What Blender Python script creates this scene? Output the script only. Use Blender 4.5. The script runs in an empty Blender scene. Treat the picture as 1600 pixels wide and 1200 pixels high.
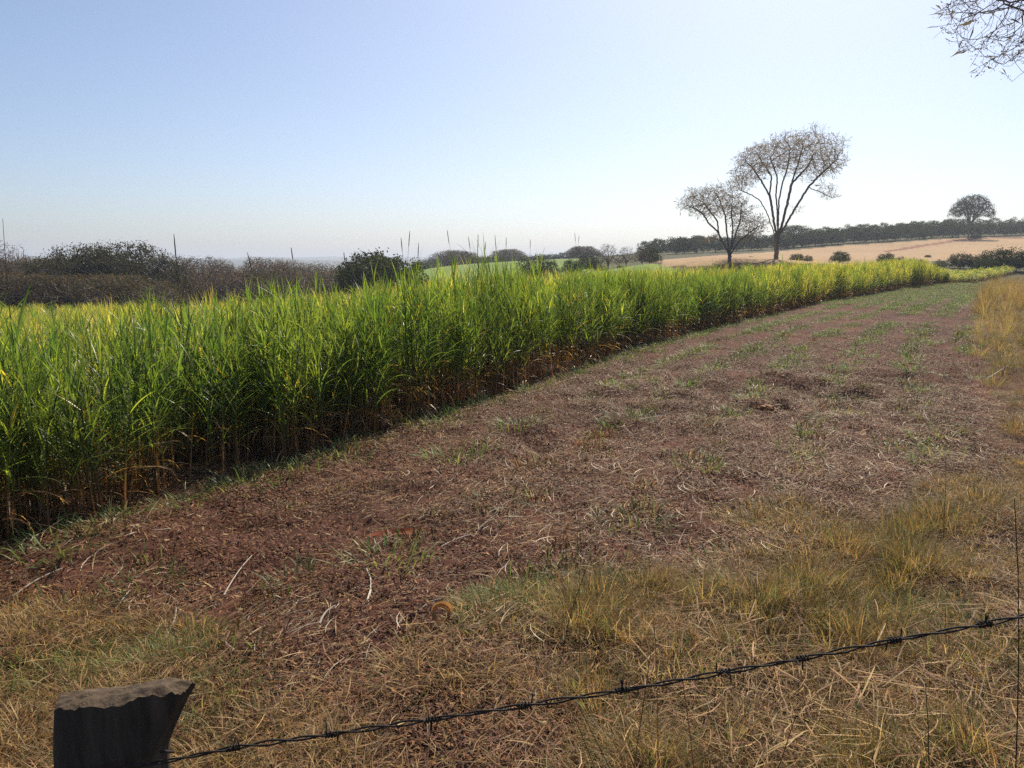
import bpy, math, random
import numpy as np

# ------------------------------------------------------------------ camera, sky, sun, exposure
SC = bpy.context.scene
COL = SC.collection
EYE, PITCH, FPX = 2.1, math.radians(9.1), 1186.0          # eye height (m), downward tilt, focal length in photo pixels
cam = bpy.data.cameras.new('camera'); cam_o = bpy.data.objects.new('camera', cam); COL.objects.link(cam_o)
cam.sensor_width = 36.0; cam.lens = 36.0 * FPX / 1600.0; cam.clip_start = 0.05; cam.clip_end = 12000
cam_o.location = (0, 0, EYE); cam_o.rotation_euler = (math.pi / 2 - PITCH, 0, 0)
SC.camera = cam_o

SUN_AZ, SUN_EL = math.radians(21), math.radians(45)       # azimuth measured from +Y towards +X
world = bpy.data.worlds.new('World'); SC.world = world; world.use_nodes = True
wn = world.node_tree.nodes; wn.clear()
sky = wn.new('ShaderNodeTexSky'); sky.sky_type = 'NISHITA'; sky.sun_disc = False
sky.sun_elevation = SUN_EL; sky.sun_rotation = SUN_AZ
sky.altitude = 600; sky.air_density = .85; sky.dust_density = 2.2; sky.ozone_density = 2.7
bg = wn.new('ShaderNodeBackground'); bg.inputs['Strength'].default_value = 0.101
wo = wn.new('ShaderNodeOutputWorld')
world.node_tree.links.new(sky.outputs['Color'], bg.inputs['Color'])
world.node_tree.links.new(bg.outputs['Background'], wo.inputs['Surface'])

sl = bpy.data.lights.new('sun', 'SUN'); sl.energy = 5.0; sl.angle = math.radians(0.55); sl.color = (1.0, 0.88, 0.70)
sun_o = bpy.data.objects.new('sun', sl); COL.objects.link(sun_o)
sun_o.rotation_euler = (math.pi / 2 - SUN_EL, 0, math.pi - SUN_AZ)
sun_o.location = (20, 60, 80)
SC.view_settings.view_transform = 'Standard'; SC.view_settings.look = 'None'
SC.view_settings.gamma = 1.0; SC.view_settings.exposure = 0.38; SC.view_settings.use_curve_mapping = False
SC.render.engine = 'CYCLES'
SC.cycles.max_bounces = 8; SC.cycles.transparent_max_bounces = 8; SC.cycles.volume_bounces = 0
SC.cycles.volume_step_rate = 4.0; SC.cycles.use_denoising = False; SC.cycles.use_adaptive_sampling = False

rng = np.random.default_rng(11)
random.seed(11)

# ------------------------------------------------------------------ helpers
def mk_mesh(name, V, faces, mats, tint=None, fmat=None, smooth=False):
    V = np.asarray(V, np.float32)
    faces = [np.asarray(f, np.int32) for f in faces if f is not None and len(f)]
    me = bpy.data.meshes.new(name)
    me.vertices.add(len(V)); me.vertices.foreach_set('co', V.ravel())
    if faces:
        nl = sum(f.size for f in faces); npoly = sum(len(f) for f in faces)
        me.loops.add(nl); me.polygons.add(npoly)
        me.loops.foreach_set('vertex_index', np.concatenate([f.ravel() for f in faces]))
        tot = np.concatenate([np.full(len(f), f.shape[1], np.int32) for f in faces])
        st = np.concatenate([[0], np.cumsum(tot)[:-1]]).astype(np.int32)
        me.polygons.foreach_set('loop_start', st); me.polygons.foreach_set('loop_total', tot)
        if fmat is not None: me.polygons.foreach_set('material_index', np.asarray(fmat, np.int32))
        me.polygons.foreach_set('use_smooth', np.full(npoly, smooth, bool))
    for m in (mats if isinstance(mats, (list, tuple)) else [mats]): me.materials.append(m)
    if tint is not None:
        t = np.ones((len(V), 4), np.float32); t[:, :3] = tint
        at = me.attributes.new('tint', 'FLOAT_COLOR', 'POINT'); at.data.foreach_set('color', t.ravel())
    me.update(calc_edges=True)
    return me

def link(o, parent=None):
    COL.objects.link(o)
    if parent is not None: o.parent = parent
    return o
def obj(name, me, parent=None):
    return link(bpy.data.objects.new(name, me), parent)
def tag(o, label=None, cat=None, group=None, kind=None):
    if label: o['label'] = label
    if cat: o['category'] = cat
    if group: o['group'] = group
    if kind: o['kind'] = kind
    return o
def empty(name, loc=(0, 0, 0), rz=0, s=1.0):
    o = link(bpy.data.objects.new(name, None)); o.location = loc; o.rotation_euler = (0, 0, rz)
    o.scale = (s, s, s) if np.isscalar(s) else s; o.empty_display_size = .2
    return o
def dup(root, loc, rz, s, label=None, group=None):
    r = root.copy(); COL.objects.link(r); r.location = loc; r.rotation_euler = (0, 0, rz)
    r.scale = (s, s, s) if np.isscalar(s) else s
    if label: r['label'] = label
    if group: r['group'] = group
    for ch in root.children:
        c = ch.copy(); COL.objects.link(c); c.parent = r
    return r

class Geo:                                               # gathers vertices, quads, tris, a tint per vertex
    def __init__(s): s.V = []; s.Q = []; s.T = []; s.C = []; s.n = 0
    def add(s, V, Q=None, T=None, C=(1, 1, 1)):
        V = np.asarray(V, float); s.V.append(V)
        if Q is not None and len(Q): s.Q.append(np.asarray(Q) + s.n)
        if T is not None and len(T): s.T.append(np.asarray(T) + s.n)
        C = np.asarray(C, float); s.C.append(np.broadcast_to(C, (len(V), 3)))
        s.n += len(V)
    def mesh(s, name, mat, smooth=False):
        return mk_mesh(name, np.concatenate(s.V), [np.concatenate(s.Q) if s.Q else None, np.concatenate(s.T) if s.T else None],
                       mat, np.concatenate(s.C), None, smooth)

def _hash(ix, iy, seed):
    h = (ix.astype(np.int64) * 374761393 + iy.astype(np.int64) * 668265263 + seed * 1442695041) & 0xFFFFFFFF
    h = ((h ^ (h >> 13)) * 1274126177) & 0xFFFFFFFF
    return ((h ^ (h >> 16)) & 0xFFFF) / 32767.5 - 1.0
def vnoise(x, y, seed=0):
    x = np.asarray(x, float); y = np.asarray(y, float)
    ix = np.floor(x); iy = np.floor(y); fx = x - ix; fy = y - iy
    fx = fx * fx * (3 - 2 * fx); fy = fy * fy * (3 - 2 * fy)
    a = _hash(ix, iy, seed); b = _hash(ix + 1, iy, seed); c = _hash(ix, iy + 1, seed); d = _hash(ix + 1, iy + 1, seed)
    return (a * (1 - fx) + b * fx) * (1 - fy) + (c * (1 - fx) + d * fx) * fy
def sstep(a, b, x):
    t = np.clip((np.asarray(x, float) - a) / (b - a), 0, 1); return t * t * (3 - 2 * t)

CP, SP = math.cos(PITCH), math.sin(PITCH)
def at(px, py, Y):                                        # the point seen at a photo pixel, Y metres ahead of the camera
    u = (px - 800) / FPX; v = (py - 600) / FPX
    f = CP - v * SP; d = v * CP + SP
    return np.array([u / f * Y, Y, EYE - d / f * Y])

# ------------------------------------------------------------------ terrain
_cp = []
def ctl(px, py, Y, up=0.0):
    p = at(px, py, Y); _cp.append((p[0], p[1], p[2] - up))
for x, y in ((-3.9, 5.5), (-1.6, 9.1), (2.5, 17), (10.6, 31), (0, 2.5), (3, 3), (-3, 2.5), (3, 6), (6, 12), (8, 20), (0, 0), (-6, 0), (6, 0), (-10, -12), (10, -12), (0, -20)):
    _cp.append((x, y, 0.012 * x if y < 3 else 0.0))
for x, y, z in ((-12, 8, -.6), (-16, 18, -1.2), (-8, 20, -.6), (-3, 24, -.35), (-25, 5, -1.0), (-30, 20, -1.5), (-60, 0, -2.5), (60, 0, 1.2), (30, 20, .8), (14, 14, .25), (40, -30, .6), (-40, -30, -1.2), (22, 38, .3)):
    _cp.append((x, y, z))
for px, py, Y, up in ((0, 472, 40, 1.8), (300, 472, 40, 1.8), (500, 466, 40, 1.8), (650, 446, 42, 1.8), (800, 428, 46, 1.8), (1000, 412, 52, 1.8), (1200, 400, 60, 1.8),
                      (1300, 470, 42, 0), (1400, 450, 55, 0), (1500, 440, 68, 0), (1140, 408, 66, 0), (1213, 404, 72, 0),
                      (1450, 415, 88, 0), (1600, 411, 92, 0), (1517, 373, 200, 0), (1600, 374, 195, 0), (1300, 392, 170, 0), (1060, 405, 135, 0), (1300, 372, 225, 0), (1600, 356, 255, 0), (1300, 362, 280, 0),
                      (1060, 388, 260, 0), (700, 421, 120, 0), (860, 406, 205, 0), (690, 417, 185, 0), (850, 416, 120, 0), (960, 420, 85, 0)):
    ctl(px, py, Y, up)
for x, y, z in ((-60, 60, -4.2), (-40, 85, -4.6), (-15, 80, -3.8), (-70, 120, -6), (-20, 140, -3.5), (-130, 100, -7), (-60, 220, -7), (-140, 220, -8),
                (0, 330, -2), (60, 340, 4), (150, 340, 16), (220, 300, 20), (180, 150, 9), (150, 60, 4)):
    _cp.append((x, y, z))
_cp = np.array(_cp)
def _tps_fit(P):
    n = len(P); d = np.hypot(P[:, None, 0] - P[None, :, 0], P[:, None, 1] - P[None, :, 1])
    K = np.where(d > 0, d * d * np.log(d + 1e-9), 0) + np.eye(n) * 2.0
    A = np.zeros((n + 3, n + 3)); A[:n, :n] = K; A[:n, n] = 1; A[:n, n + 1:] = P[:, :2]; A[n, :n] = 1; A[n + 1:, :n] = P[:, :2].T
    b = np.zeros(n + 3); b[:n] = P[:, 2]
    return np.linalg.solve(A, b)
_tw = _tps_fit(_cp)
def ground(x, y):                                         # broad shape of the land
    x = np.atleast_1d(np.asarray(x, float)); y = np.atleast_1d(np.asarray(y, float)); out = np.empty(x.shape)
    n = len(_cp); xf, yf, of = x.ravel(), y.ravel(), out.reshape(-1)
    for i in range(0, len(xf), 20000):
        xx, yy = xf[i:i + 20000], yf[i:i + 20000]
        r = np.hypot(xx, yy); k = np.minimum(1, 420 / np.maximum(r, 1e-6)); xc, yc = xx * k, yy * k
        d = np.hypot(xc[:, None] - _cp[:, 0], yc[:, None] - _cp[:, 1]) + 1e-9
        h = (d * d * np.log(d)) @ _tw[:n] + _tw[n] + _tw[n + 1] * xc + _tw[n + 2] * yc
        h = np.clip(h, -9, 24)
        far = -7 + 0 * xx
        t = sstep(300, 620, r); h = h * (1 - t) + far * t
        a = np.arctan2(xx, yy)
        ridge = np.exp(-((r - 2300) / 420) ** 2) * (19.5 + 5 * vnoise(a * 30, r * 0, 5) + 2.5 * vnoise(a * 90, r * 0, 6))
        ridge2 = np.exp(-((r - 3600) / 500) ** 2) * (31 + 6 * vnoise(a * 22 + 9, r * 0, 7))
        of[i:i + 20000] = h + ridge + ridge2
    return out
def g1(x, y): return float(ground([x], [y])[0])
def hit(px, py, dmax=420):                                # where the ray through a photo pixel meets the land
    ys = np.concatenate([np.arange(1.5, 60, .05), np.arange(60, dmax, .25)])
    p = at(px, py, 1.0); X = p[0] * ys; Z = EYE + (p[2] - EYE) * ys
    below = Z < ground(X, ys)
    i = int(np.argmax(below)) if below.any() else len(ys) - 1
    return np.array([X[i], ys[i], g1(X[i], ys[i])])

def along(pts, n=400):
    pts = np.asarray(pts, float); d = np.r_[0, np.cumsum(np.hypot(*(pts[1:] - pts[:-1]).T))]
    s = np.linspace(0, d[-1], n); return np.c_[np.interp(s, d, pts[:, 0]), np.interp(s, d, pts[:, 1])], s
EDGE_PX = [(0, 857), (200, 797), (360, 747), (600, 680), (800, 611), (960, 556), (1100, 517), (1200, 493), (1300, 471), (1400, 452), (1480, 443), (1545, 437)]
EDGE = np.array([hit(*p)[:2] for p in EDGE_PX])
EDGE = np.vstack([EDGE[0] - (EDGE[2] - EDGE[0]) / np.linalg.norm(EDGE[2] - EDGE[0]) * 14, EDGE])
EPTS, ES = along(EDGE, 900)
for _ in range(60): EPTS[1:-1] = (EPTS[:-2] + EPTS[1:-1] * 2 + EPTS[2:]) / 4
_et = np.gradient(EPTS, axis=0); _et /= np.linalg.norm(_et, axis=1)[:, None]; EN = np.c_[_et[:, 1], -_et[:, 0]]
def edge_sq(x, y):                                        # distance along the crop edge, signed distance to its open side
    x = np.asarray(x, float).ravel(); y = np.asarray(y, float).ravel(); S = np.empty(len(x)); Q = np.empty(len(x))
    for i in range(0, len(x), 8000):
        dx = x[i:i + 8000, None] - EPTS[None, ::3, 0]; dy = y[i:i + 8000, None] - EPTS[None, ::3, 1]
        j = np.argmin(dx * dx + dy * dy, axis=1); k = np.arange(len(j))
        S[i:i + 8000] = ES[::3][j]; Q[i:i + 8000] = dx[k, j] * EN[::3][j, 0] + dy[k, j] * EN[::3][j, 1]
    return S, Q
def edge_pt(s, q):
    j = int(np.clip(np.searchsorted(ES, s), 0, len(ES) - 1)); return EPTS[j] + EN[j] * q
def inpoly(x, y, P):
    x = np.asarray(x, float); y = np.asarray(y, float); c = np.zeros(x.shape, bool); n = len(P)
    for i in range(n):
        x1, y1 = P[i]; x2, y2 = P[i - 1]
        k = (y1 > y) != (y2 > y)
        with np.errstate(divide='ignore', invalid='ignore'): c ^= k & (x < (x2 - x1) * (y - y1) / (y2 - y1 + 1e-12) + x1)
    return c
# the grassy verge beside the fence: its boundary with the bare strip
VERGE = np.array([(-9, 1.6)] + [tuple(hit(*p)[:2]) for p in ((20, 935), (200, 985), (400, 1050), (600, 1040), (740, 1015), (900, 945), (1100, 890), (1300, 820), (1450, 745), (1560, 660), (1530, 560), (1520, 500), (1535, 462), (1552, 441))] + [(95, 90), (100, 60), (20, -6), (-9, -6)])
MOUNDS = [(-7, 3.2, 1.2)]
HOLES = [tuple(hit(*p)[:2]) + (r, d) for p, r, d in (((1215, 640), .30, .10), ((1290, 605), .5, .09), ((1150, 600), .55, .08), ((1215, 600), .35, .10), ((1400, 592), .45, .07), ((930, 628), .45, .06), ((1010, 650), .5, .05), ((830, 700), .4, .05), ((1560, 590), .6, .10), ((1330, 625), .5, .05))]
def detail(x, y):                                         # clods, furrows and ruts of the worked soil
    r = np.hypot(x, y); out = np.zeros(np.shape(x)); m = r < 75
    if not m.any(): return out
    xx, yy = x[m], y[m]; S, Q = edge_sq(xx, yy)
    fade = 1 - sstep(35, 75, r[m])
    h = .035 * np.sin(2 * np.pi * (Q - .25) / 1.15 + .5 * vnoise(S * .3, Q * .3, 3)) * sstep(-.5, .6, Q) * (1 - sstep(6.5, 9, Q))
    h += .03 * vnoise(xx * .9, yy * .9, 21) + .03 * vnoise(xx * 2.3, yy * 2.3, 22) + .026 * vnoise(xx * 5.1, yy * 5.1, 23) + .018 * vnoise(xx * 11, yy * 11, 24) + .011 * vnoise(xx * 24, yy * 24, 25)
    h *= .75 + .5 * vnoise(xx * .35, yy * .35, 26)
    for hx, hy, hr, hd in HOLES:
        hd = hd * 1.5
        d = np.hypot((xx - hx), (yy - hy) * .7) / hr
        h += -hd * np.exp(-d * d * 2) + hd * .75 * np.exp(-((d - 1.15) / .35) ** 2) * (.6 + .6 * vnoise(xx * 4, yy * 4, 27))
    out[m] = h * fade; return out
def surf(x, y): return ground(x, y) + detail(np.asarray(x, float), np.asarray(y, float))
def s1(x, y): return float(surf(np.array([x], float), np.array([y], float))[0])

# ------------------------------------------------------------------ materials
def nodes_of(name):
    m = bpy.data.materials.new(name); m.use_nodes = True; n = m.node_tree.nodes; n.clear()
    return m, n, m.node_tree.links
def leaf_mat(name, trans=0.45, rough=0.45, vary=0.35, hue=0.02, spec=0.5, sat=1.0, tcol=(1.15, 1.1, .6)):
    m, n, L = nodes_of(name)
    a = n.new('ShaderNodeAttribute'); a.attribute_name = 'tint'
    oi = n.new('ShaderNodeObjectInfo'); hs = n.new('ShaderNodeHueSaturation'); hs.inputs['Saturation'].default_value = sat
    mr = n.new('ShaderNodeMapRange'); mr.inputs['To Min'].default_value = 1 - vary; mr.inputs['To Max'].default_value = 1 + vary
    mh = n.new('ShaderNodeMapRange'); mh.inputs['To Min'].default_value = .5 - hue; mh.inputs['To Max'].default_value = .5 + hue
    wn_ = n.new('ShaderNodeTexWhiteNoise'); wn_.noise_dimensions = '1D'
    L.new(oi.outputs['Random'], mr.inputs['Value']); L.new(oi.outputs['Random'], wn_.inputs['W']); L.new(wn_.outputs['Value'], mh.inputs['Value'])
    L.new(a.outputs['Color'], hs.inputs['Color']); L.new(mr.outputs['Result'], hs.inputs['Value']); L.new(mh.outputs['Result'], hs.inputs['Hue'])
    p = n.new('ShaderNodeBsdfPrincipled'); p.inputs['Roughness'].default_value = rough; p.inputs['Specular IOR Level'].default_value = spec
    L.new(hs.outputs['Color'], p.inputs['Base Color'])
    o = n.new('ShaderNodeOutputMaterial')
    if trans > 0:
        t = n.new('ShaderNodeBsdfTranslucent'); mx = n.new('ShaderNodeMixShader'); mx.inputs['Fac'].default_value = trans
        mu = n.new('ShaderNodeMix'); mu.data_type = 'RGBA'; mu.blend_type = 'MULTIPLY'; mu.inputs['Factor'].default_value = 1
        mu.inputs[7].default_value = (*tcol, 1); mu.clamp_result = False
        L.new(hs.outputs['Color'], mu.inputs[6]); L.new(mu.outputs[2], t.inputs['Color'])
        L.new(p.outputs['BSDF'], mx.inputs[1]); L.new(t.outputs['BSDF'], mx.inputs[2]); L.new(mx.outputs['Shader'], o.inputs['Surface'])
    else: L.new(p.outputs['BSDF'], o.inputs['Surface'])
    return m
def bark_mat(name, c1, c2, scale=8, rough=.85, bump=.4, stretch=6):
    m, n, L = nodes_of(name)
    tc = n.new('ShaderNodeTexCoord'); mp = n.new('ShaderNodeMapping'); mp.inputs['Scale'].default_value = (scale, scale, scale / stretch)
    ns = n.new('ShaderNodeTexNoise'); ns.inputs['Scale'].default_value = 1; ns.inputs['Detail'].default_value = 8; ns.inputs['Roughness'].default_value = .65
    cr = n.new('ShaderNodeValToRGB'); cr.color_ramp.elements[0].position = .3; cr.color_ramp.elements[1].position = .7
    cr.color_ramp.elements[0].color = (*c1, 1); cr.color_ramp.elements[1].color = (*c2, 1)
    b = n.new('ShaderNodeBump'); b.inputs['Strength'].default_value = bump; b.inputs['Distance'].default_value = .01
    p = n.new('ShaderNodeBsdfPrincipled'); p.inputs['Roughness'].default_value = rough; p.inputs['Specular IOR Level'].default_value = .25
    o = n.new('ShaderNodeOutputMaterial')
    L.new(tc.outputs['Object'], mp.inputs['Vector']); L.new(mp.outputs['Vector'], ns.inputs['Vector']); L.new(ns.outputs['Fac'], cr.inputs['Fac'])
    L.new(cr.outputs['Color'], p.inputs['Base Color']); L.new(ns.outputs['Fac'], b.inputs['Height']); L.new(b.outputs['Normal'], p.inputs['Normal']); L.new(p.outputs['BSDF'], o.inputs['Surface'])
    return m
def ground_mat():
    m, n, L = nodes_of('land_surface')
    a = n.new('ShaderNodeAttribute'); a.attribute_name = 'tint'
    tc = n.new('ShaderNodeTexCoord')
    def noise(sc, det=6, ro=.6):
        t = n.new('ShaderNodeTexNoise'); t.inputs['Scale'].default_value = sc; t.inputs['Detail'].default_value = det; t.inputs['Roughness'].default_value = ro
        L.new(tc.outputs['Object'], t.inputs['Vector']); return t
    n1, n2, n3 = noise(1.3), noise(14, 8, .7), noise(75, 4, .7)
    ad = n.new('ShaderNodeMath'); ad.operation = 'ADD'; L.new(n1.outputs['Fac'], ad.inputs[0]); L.new(n2.outputs['Fac'], ad.inputs[1])
    ad2 = n.new('ShaderNodeMath'); ad2.operation = 'ADD'; L.new(ad.outputs['Value'], ad2.inputs[0]); L.new(n3.outputs['Fac'], ad2.inputs[1])
    mr = n.new('ShaderNodeMapRange'); mr.inputs['From Min'].default_value = 1.05; mr.inputs['From Max'].default_value = 1.95; mr.inputs['To Min'].default_value = .5; mr.inputs['To Max'].default_value = 1.5
    L.new(ad2.outputs['Value'], mr.inputs['Value'])
    hs = n.new('ShaderNodeHueSaturation'); L.new(a.outputs['Color'], hs.inputs['Color']); L.new(mr.outputs['Result'], hs.inputs['Value'])
    b1 = n.new('ShaderNodeBump'); b1.inputs['Strength'].default_value = .7; b1.inputs['Distance'].default_value = .03; L.new(n2.outputs['Fac'], b1.inputs['Height'])
    b2 = n.new('ShaderNodeBump'); b2.inputs['Strength'].default_value = .6; b2.inputs['Distance'].default_value = .008; L.new(n3.outputs['Fac'], b2.inputs['Height']); L.new(b1.outputs['Normal'], b2.inputs['Normal'])
    p = n.new('ShaderNodeBsdfPrincipled'); p.inputs['Roughness'].default_value = .95; p.inputs['Specular IOR Level'].default_value = .15
    o = n.new('ShaderNodeOutputMaterial')
    L.new(hs.outputs['Color'], p.inputs['Base Color']); L.new(b2.outputs['Normal'], p.inputs['Normal']); L.new(p.outputs['BSDF'], o.inputs['Surface'])
    return m
M_GROUND = ground_mat()
M_CANE = leaf_mat('cane_grass_leaf', .55, .38, .3, .015, .5, tcol=(1.95, 1.75, .8))
M_DRY = leaf_mat('dry_grass_blade', .45, .5, .5, .02, .3, tcol=(1.36, 1.28, .92))
M_LOW = leaf_mat('low_green_blade', .4, .5, .4, .02, .3, tcol=(1.3, 1.2, .8))
M_STRAW = leaf_mat('straw', .10, .6, .3, .01, .15, tcol=(1, 1, 1))
M_TREELEAF = leaf_mat('tree_leaf', .4, .75, .15, .01, .1)
M_TWIG = leaf_mat('twig', 0, .8, .1, .0, .2)
M_BARK = bark_mat('grey_bark', (.10, .085, .072), (.23, .19, .16), 3)
M_POST = bark_mat('weathered_post_wood', (.018, .018, .013), (.085, .075, .058), 38, .9, .9, 9)
M_CUT = bark_mat('sawn_post_top', (.05, .036, .024), (.145, .105, .07), 60, .95, .8, 1)
M_WIRE = bark_mat('rusted_wire', (.012, .011, .010), (.05, .038, .03), 140, .7, .3, 1)

# ------------------------------------------------------------------ the land, one sheet to the horizon
PASTURE = np.array([hit(*p)[:2] for p in ((640, 425), (690, 417), (870, 405), (905, 404), (925, 420), (900, 432), (700, 436), (650, 432))])
PASTURE = np.vstack([PASTURE[:5], [(14, 62), (-12, 62)]])
PALE = np.array([hit(*p)[:2] for p in ((1020, 407), (1120, 399), (1200, 394), (1300, 385), (1400, 379), (1500, 372), (1600, 370), (1700, 366), (1700, 409), (1560, 405), (1480, 407), (1400, 411), (1250, 413), (1100, 416), (1035, 417))])
TRACK = np.array([hit(*p)[:2] for p in ((1385, 394), (1420, 389), (1470, 381), (1512, 375), (1530, 373), (1600, 372), (1600, 370), (1510, 372), (1465, 379), (1415, 386.5), (1378, 392.5))])
def build_land():
    a_dense = np.radians(np.linspace(-41, 41, 520)); a_coarse = np.radians(np.linspace(41, 319, 70))[1:-1]
    ang = np.r_[a_dense, a_coarse]
    r = [0.3]
    while r[-1] < 7000:
        q = r[-1]; r.append(q * (1.08 if q < 2.2 else 1.0065 if q < 20 else 1.012 if q < 90 else 1.022 if q < 420 else 1.05))
    r = np.array(r); R, A = np.meshgrid(r, ang, indexing='ij'); X = R * np.sin(A); Y = R * np.cos(A)
    Z = surf(X.ravel(), Y.ravel()).reshape(X.shape)
    nr, na = X.shape; V = np.c_[X.ravel(), Y.ravel(), Z.ravel()]
    i = np.arange(nr - 1)[:, None]; j = np.arange(na)[None, :]; jn = (j + 1) % na
    Q = np.stack([i * na + j, i * na + jn, (i + 1) * na + jn, (i + 1) * na + j], -1).reshape(-1, 4)[:, ::-1]
    V = np.vstack([V, [[0, 0, s1(0, 0)]]]); T = np.c_[np.arange(na), np.full(na, len(V) - 1), (np.arange(na) + 1) % na][:, ::-1]
    x, y = V[:, 0], V[:, 1]; rr = np.hypot(x, y)
    S, Q_ = edge_sq(x, y)
    C = np.empty((len(V), 3)); C[:] = (.075, .075, .04)
    big = vnoise(x * .5, y * .5, 41); mid = vnoise(x * 2.1, y * 2.1, 42)
    soil = np.array((.098, .042, .028)) * (1 + .30 * big + .28 * mid)[:, None]
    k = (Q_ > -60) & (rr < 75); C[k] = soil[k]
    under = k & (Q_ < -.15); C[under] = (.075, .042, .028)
    vg = inpoly(x, y, VERGE); w = (vg & (rr < 95)).astype(float) * np.clip(.65 + .5 * mid, 0, 1)
    C = C * (1 - w[:, None]) + np.array((.10, .062, .032)) * w[:, None]
    pa = inpoly(x, y, PASTURE); C[pa] = np.array((.16, .235, .05)) * (1 + .12 * vnoise(x[pa] * .25, y[pa] * .25, 43) + .08 * vnoise(x[pa], y[pa], 44))[:, None]
    pl = inpoly(x, y, PALE); C[pl] = np.array((.36, .245, .14)) * (1 + .07 * vnoise(x[pl] * .1, y[pl] * .1, 45) + .05 * vnoise(x[pl] * .02, y[pl] * .6, 46))[:, None]
    tr = inpoly(x, y, TRACK); C[tr] = (.20, .085, .055)
    f = rr > 700; C[f] = (.05, .07, .05)
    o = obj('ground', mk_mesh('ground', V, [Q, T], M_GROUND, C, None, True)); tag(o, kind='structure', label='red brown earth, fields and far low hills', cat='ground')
build_land()

# ------------------------------------------------------------------ grass blades and tubes
def blade(g, base, az, el, length, width, droop, col, n=6, twist=0.0, col2=None, fold=.18, curl=0.0):
    t = np.linspace(0, 1, n + 1); e = el - droop * t ** 1.4; a = az + curl * t
    d = np.c_[np.cos(e) * np.cos(a), np.cos(e) * np.sin(a), np.sin(e)]
    P = np.vstack([[0, 0, 0], np.cumsum((d[1:] + d[:-1]) / 2, axis=0) * (length / n)]) + base
    s = np.c_[-np.sin(a), np.cos(a), np.zeros(n + 1)]; up = np.cross(d, s)
    tw = twist * t; s2 = s * np.cos(tw)[:, None] + up * np.sin(tw)[:, None]
    w = width * np.minimum(1, .45 + t * 4) * np.clip((1 - t) * 1.9, .04, 1) ** .8 * .5
    if fold:
        up2 = np.cross(d, s2)
        V = np.stack([P - s2 * w[:, None], P - up2 * (w * fold * 2)[:, None], P + s2 * w[:, None]], 1).reshape(-1, 3); k = 3
        q = [(3 * i + j, 3 * i + j + 1, 3 * i + j + 4, 3 * i + j + 3) for i in range(n) for j in (0, 1)]
    else:
        V = np.stack([P - s2 * w[:, None], P + s2 * w[:, None]], 1).reshape(-1, 3); k = 2
        q = [(2 * i, 2 * i + 1, 2 * i + 3, 2 * i + 2) for i in range(n)]
    c = np.asarray(col, float)
    if col2 is not None: C = c * (1 - t[:, None]) + np.asarray(col2) * t[:, None]
    else: C = np.repeat(c[None], n + 1, 0)
    g.add(V, q, None, np.repeat(C, k, 0)); return P
def tube(g, P, R, col, k=5, cap=True):
    P = np.asarray(P, float); n = len(P); R = np.broadcast_to(np.asarray(R, float), (n,))
    d = np.gradient(P, axis=0); d /= np.linalg.norm(d, axis=1)[:, None] + 1e-12
    ref = np.array([0, 0, 1.]) if abs(d[:, 2]).mean() < .8 else np.array([1., 0, 0])
    s = np.cross(d, ref); s /= np.linalg.norm(s, axis=1)[:, None] + 1e-12; u = np.cross(d, s)
    a = np.arange(k) * 2 * np.pi / k
    V = (P[:, None] + R[:, None, None] * (s[:, None] * np.cos(a)[None, :, None] + u[:, None] * np.sin(a)[None, :, None])).reshape(-1, 3)
    q = [(i * k + j, i * k + (j + 1) % k, (i + 1) * k + (j + 1) % k, (i + 1) * k + j) for i in range(n - 1) for j in range(k)]
    col = np.asarray(col, float); C = np.repeat(col, k, 0) if col.ndim == 2 else np.broadcast_to(col, (n * k, 3))
    t = None
    if cap:
        V = np.vstack([V, P[0], P[-1]]); C = np.vstack([C, C[:1], C[-1:]]); m = n * k
        t = [(m, (j + 1) % k, j) for j in range(k)] + [(m + 1, (n - 1) * k + j, (n - 1) * k + (j + 1) % k) for j in range(k)]
    g.add(V, q, t, C)

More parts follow.
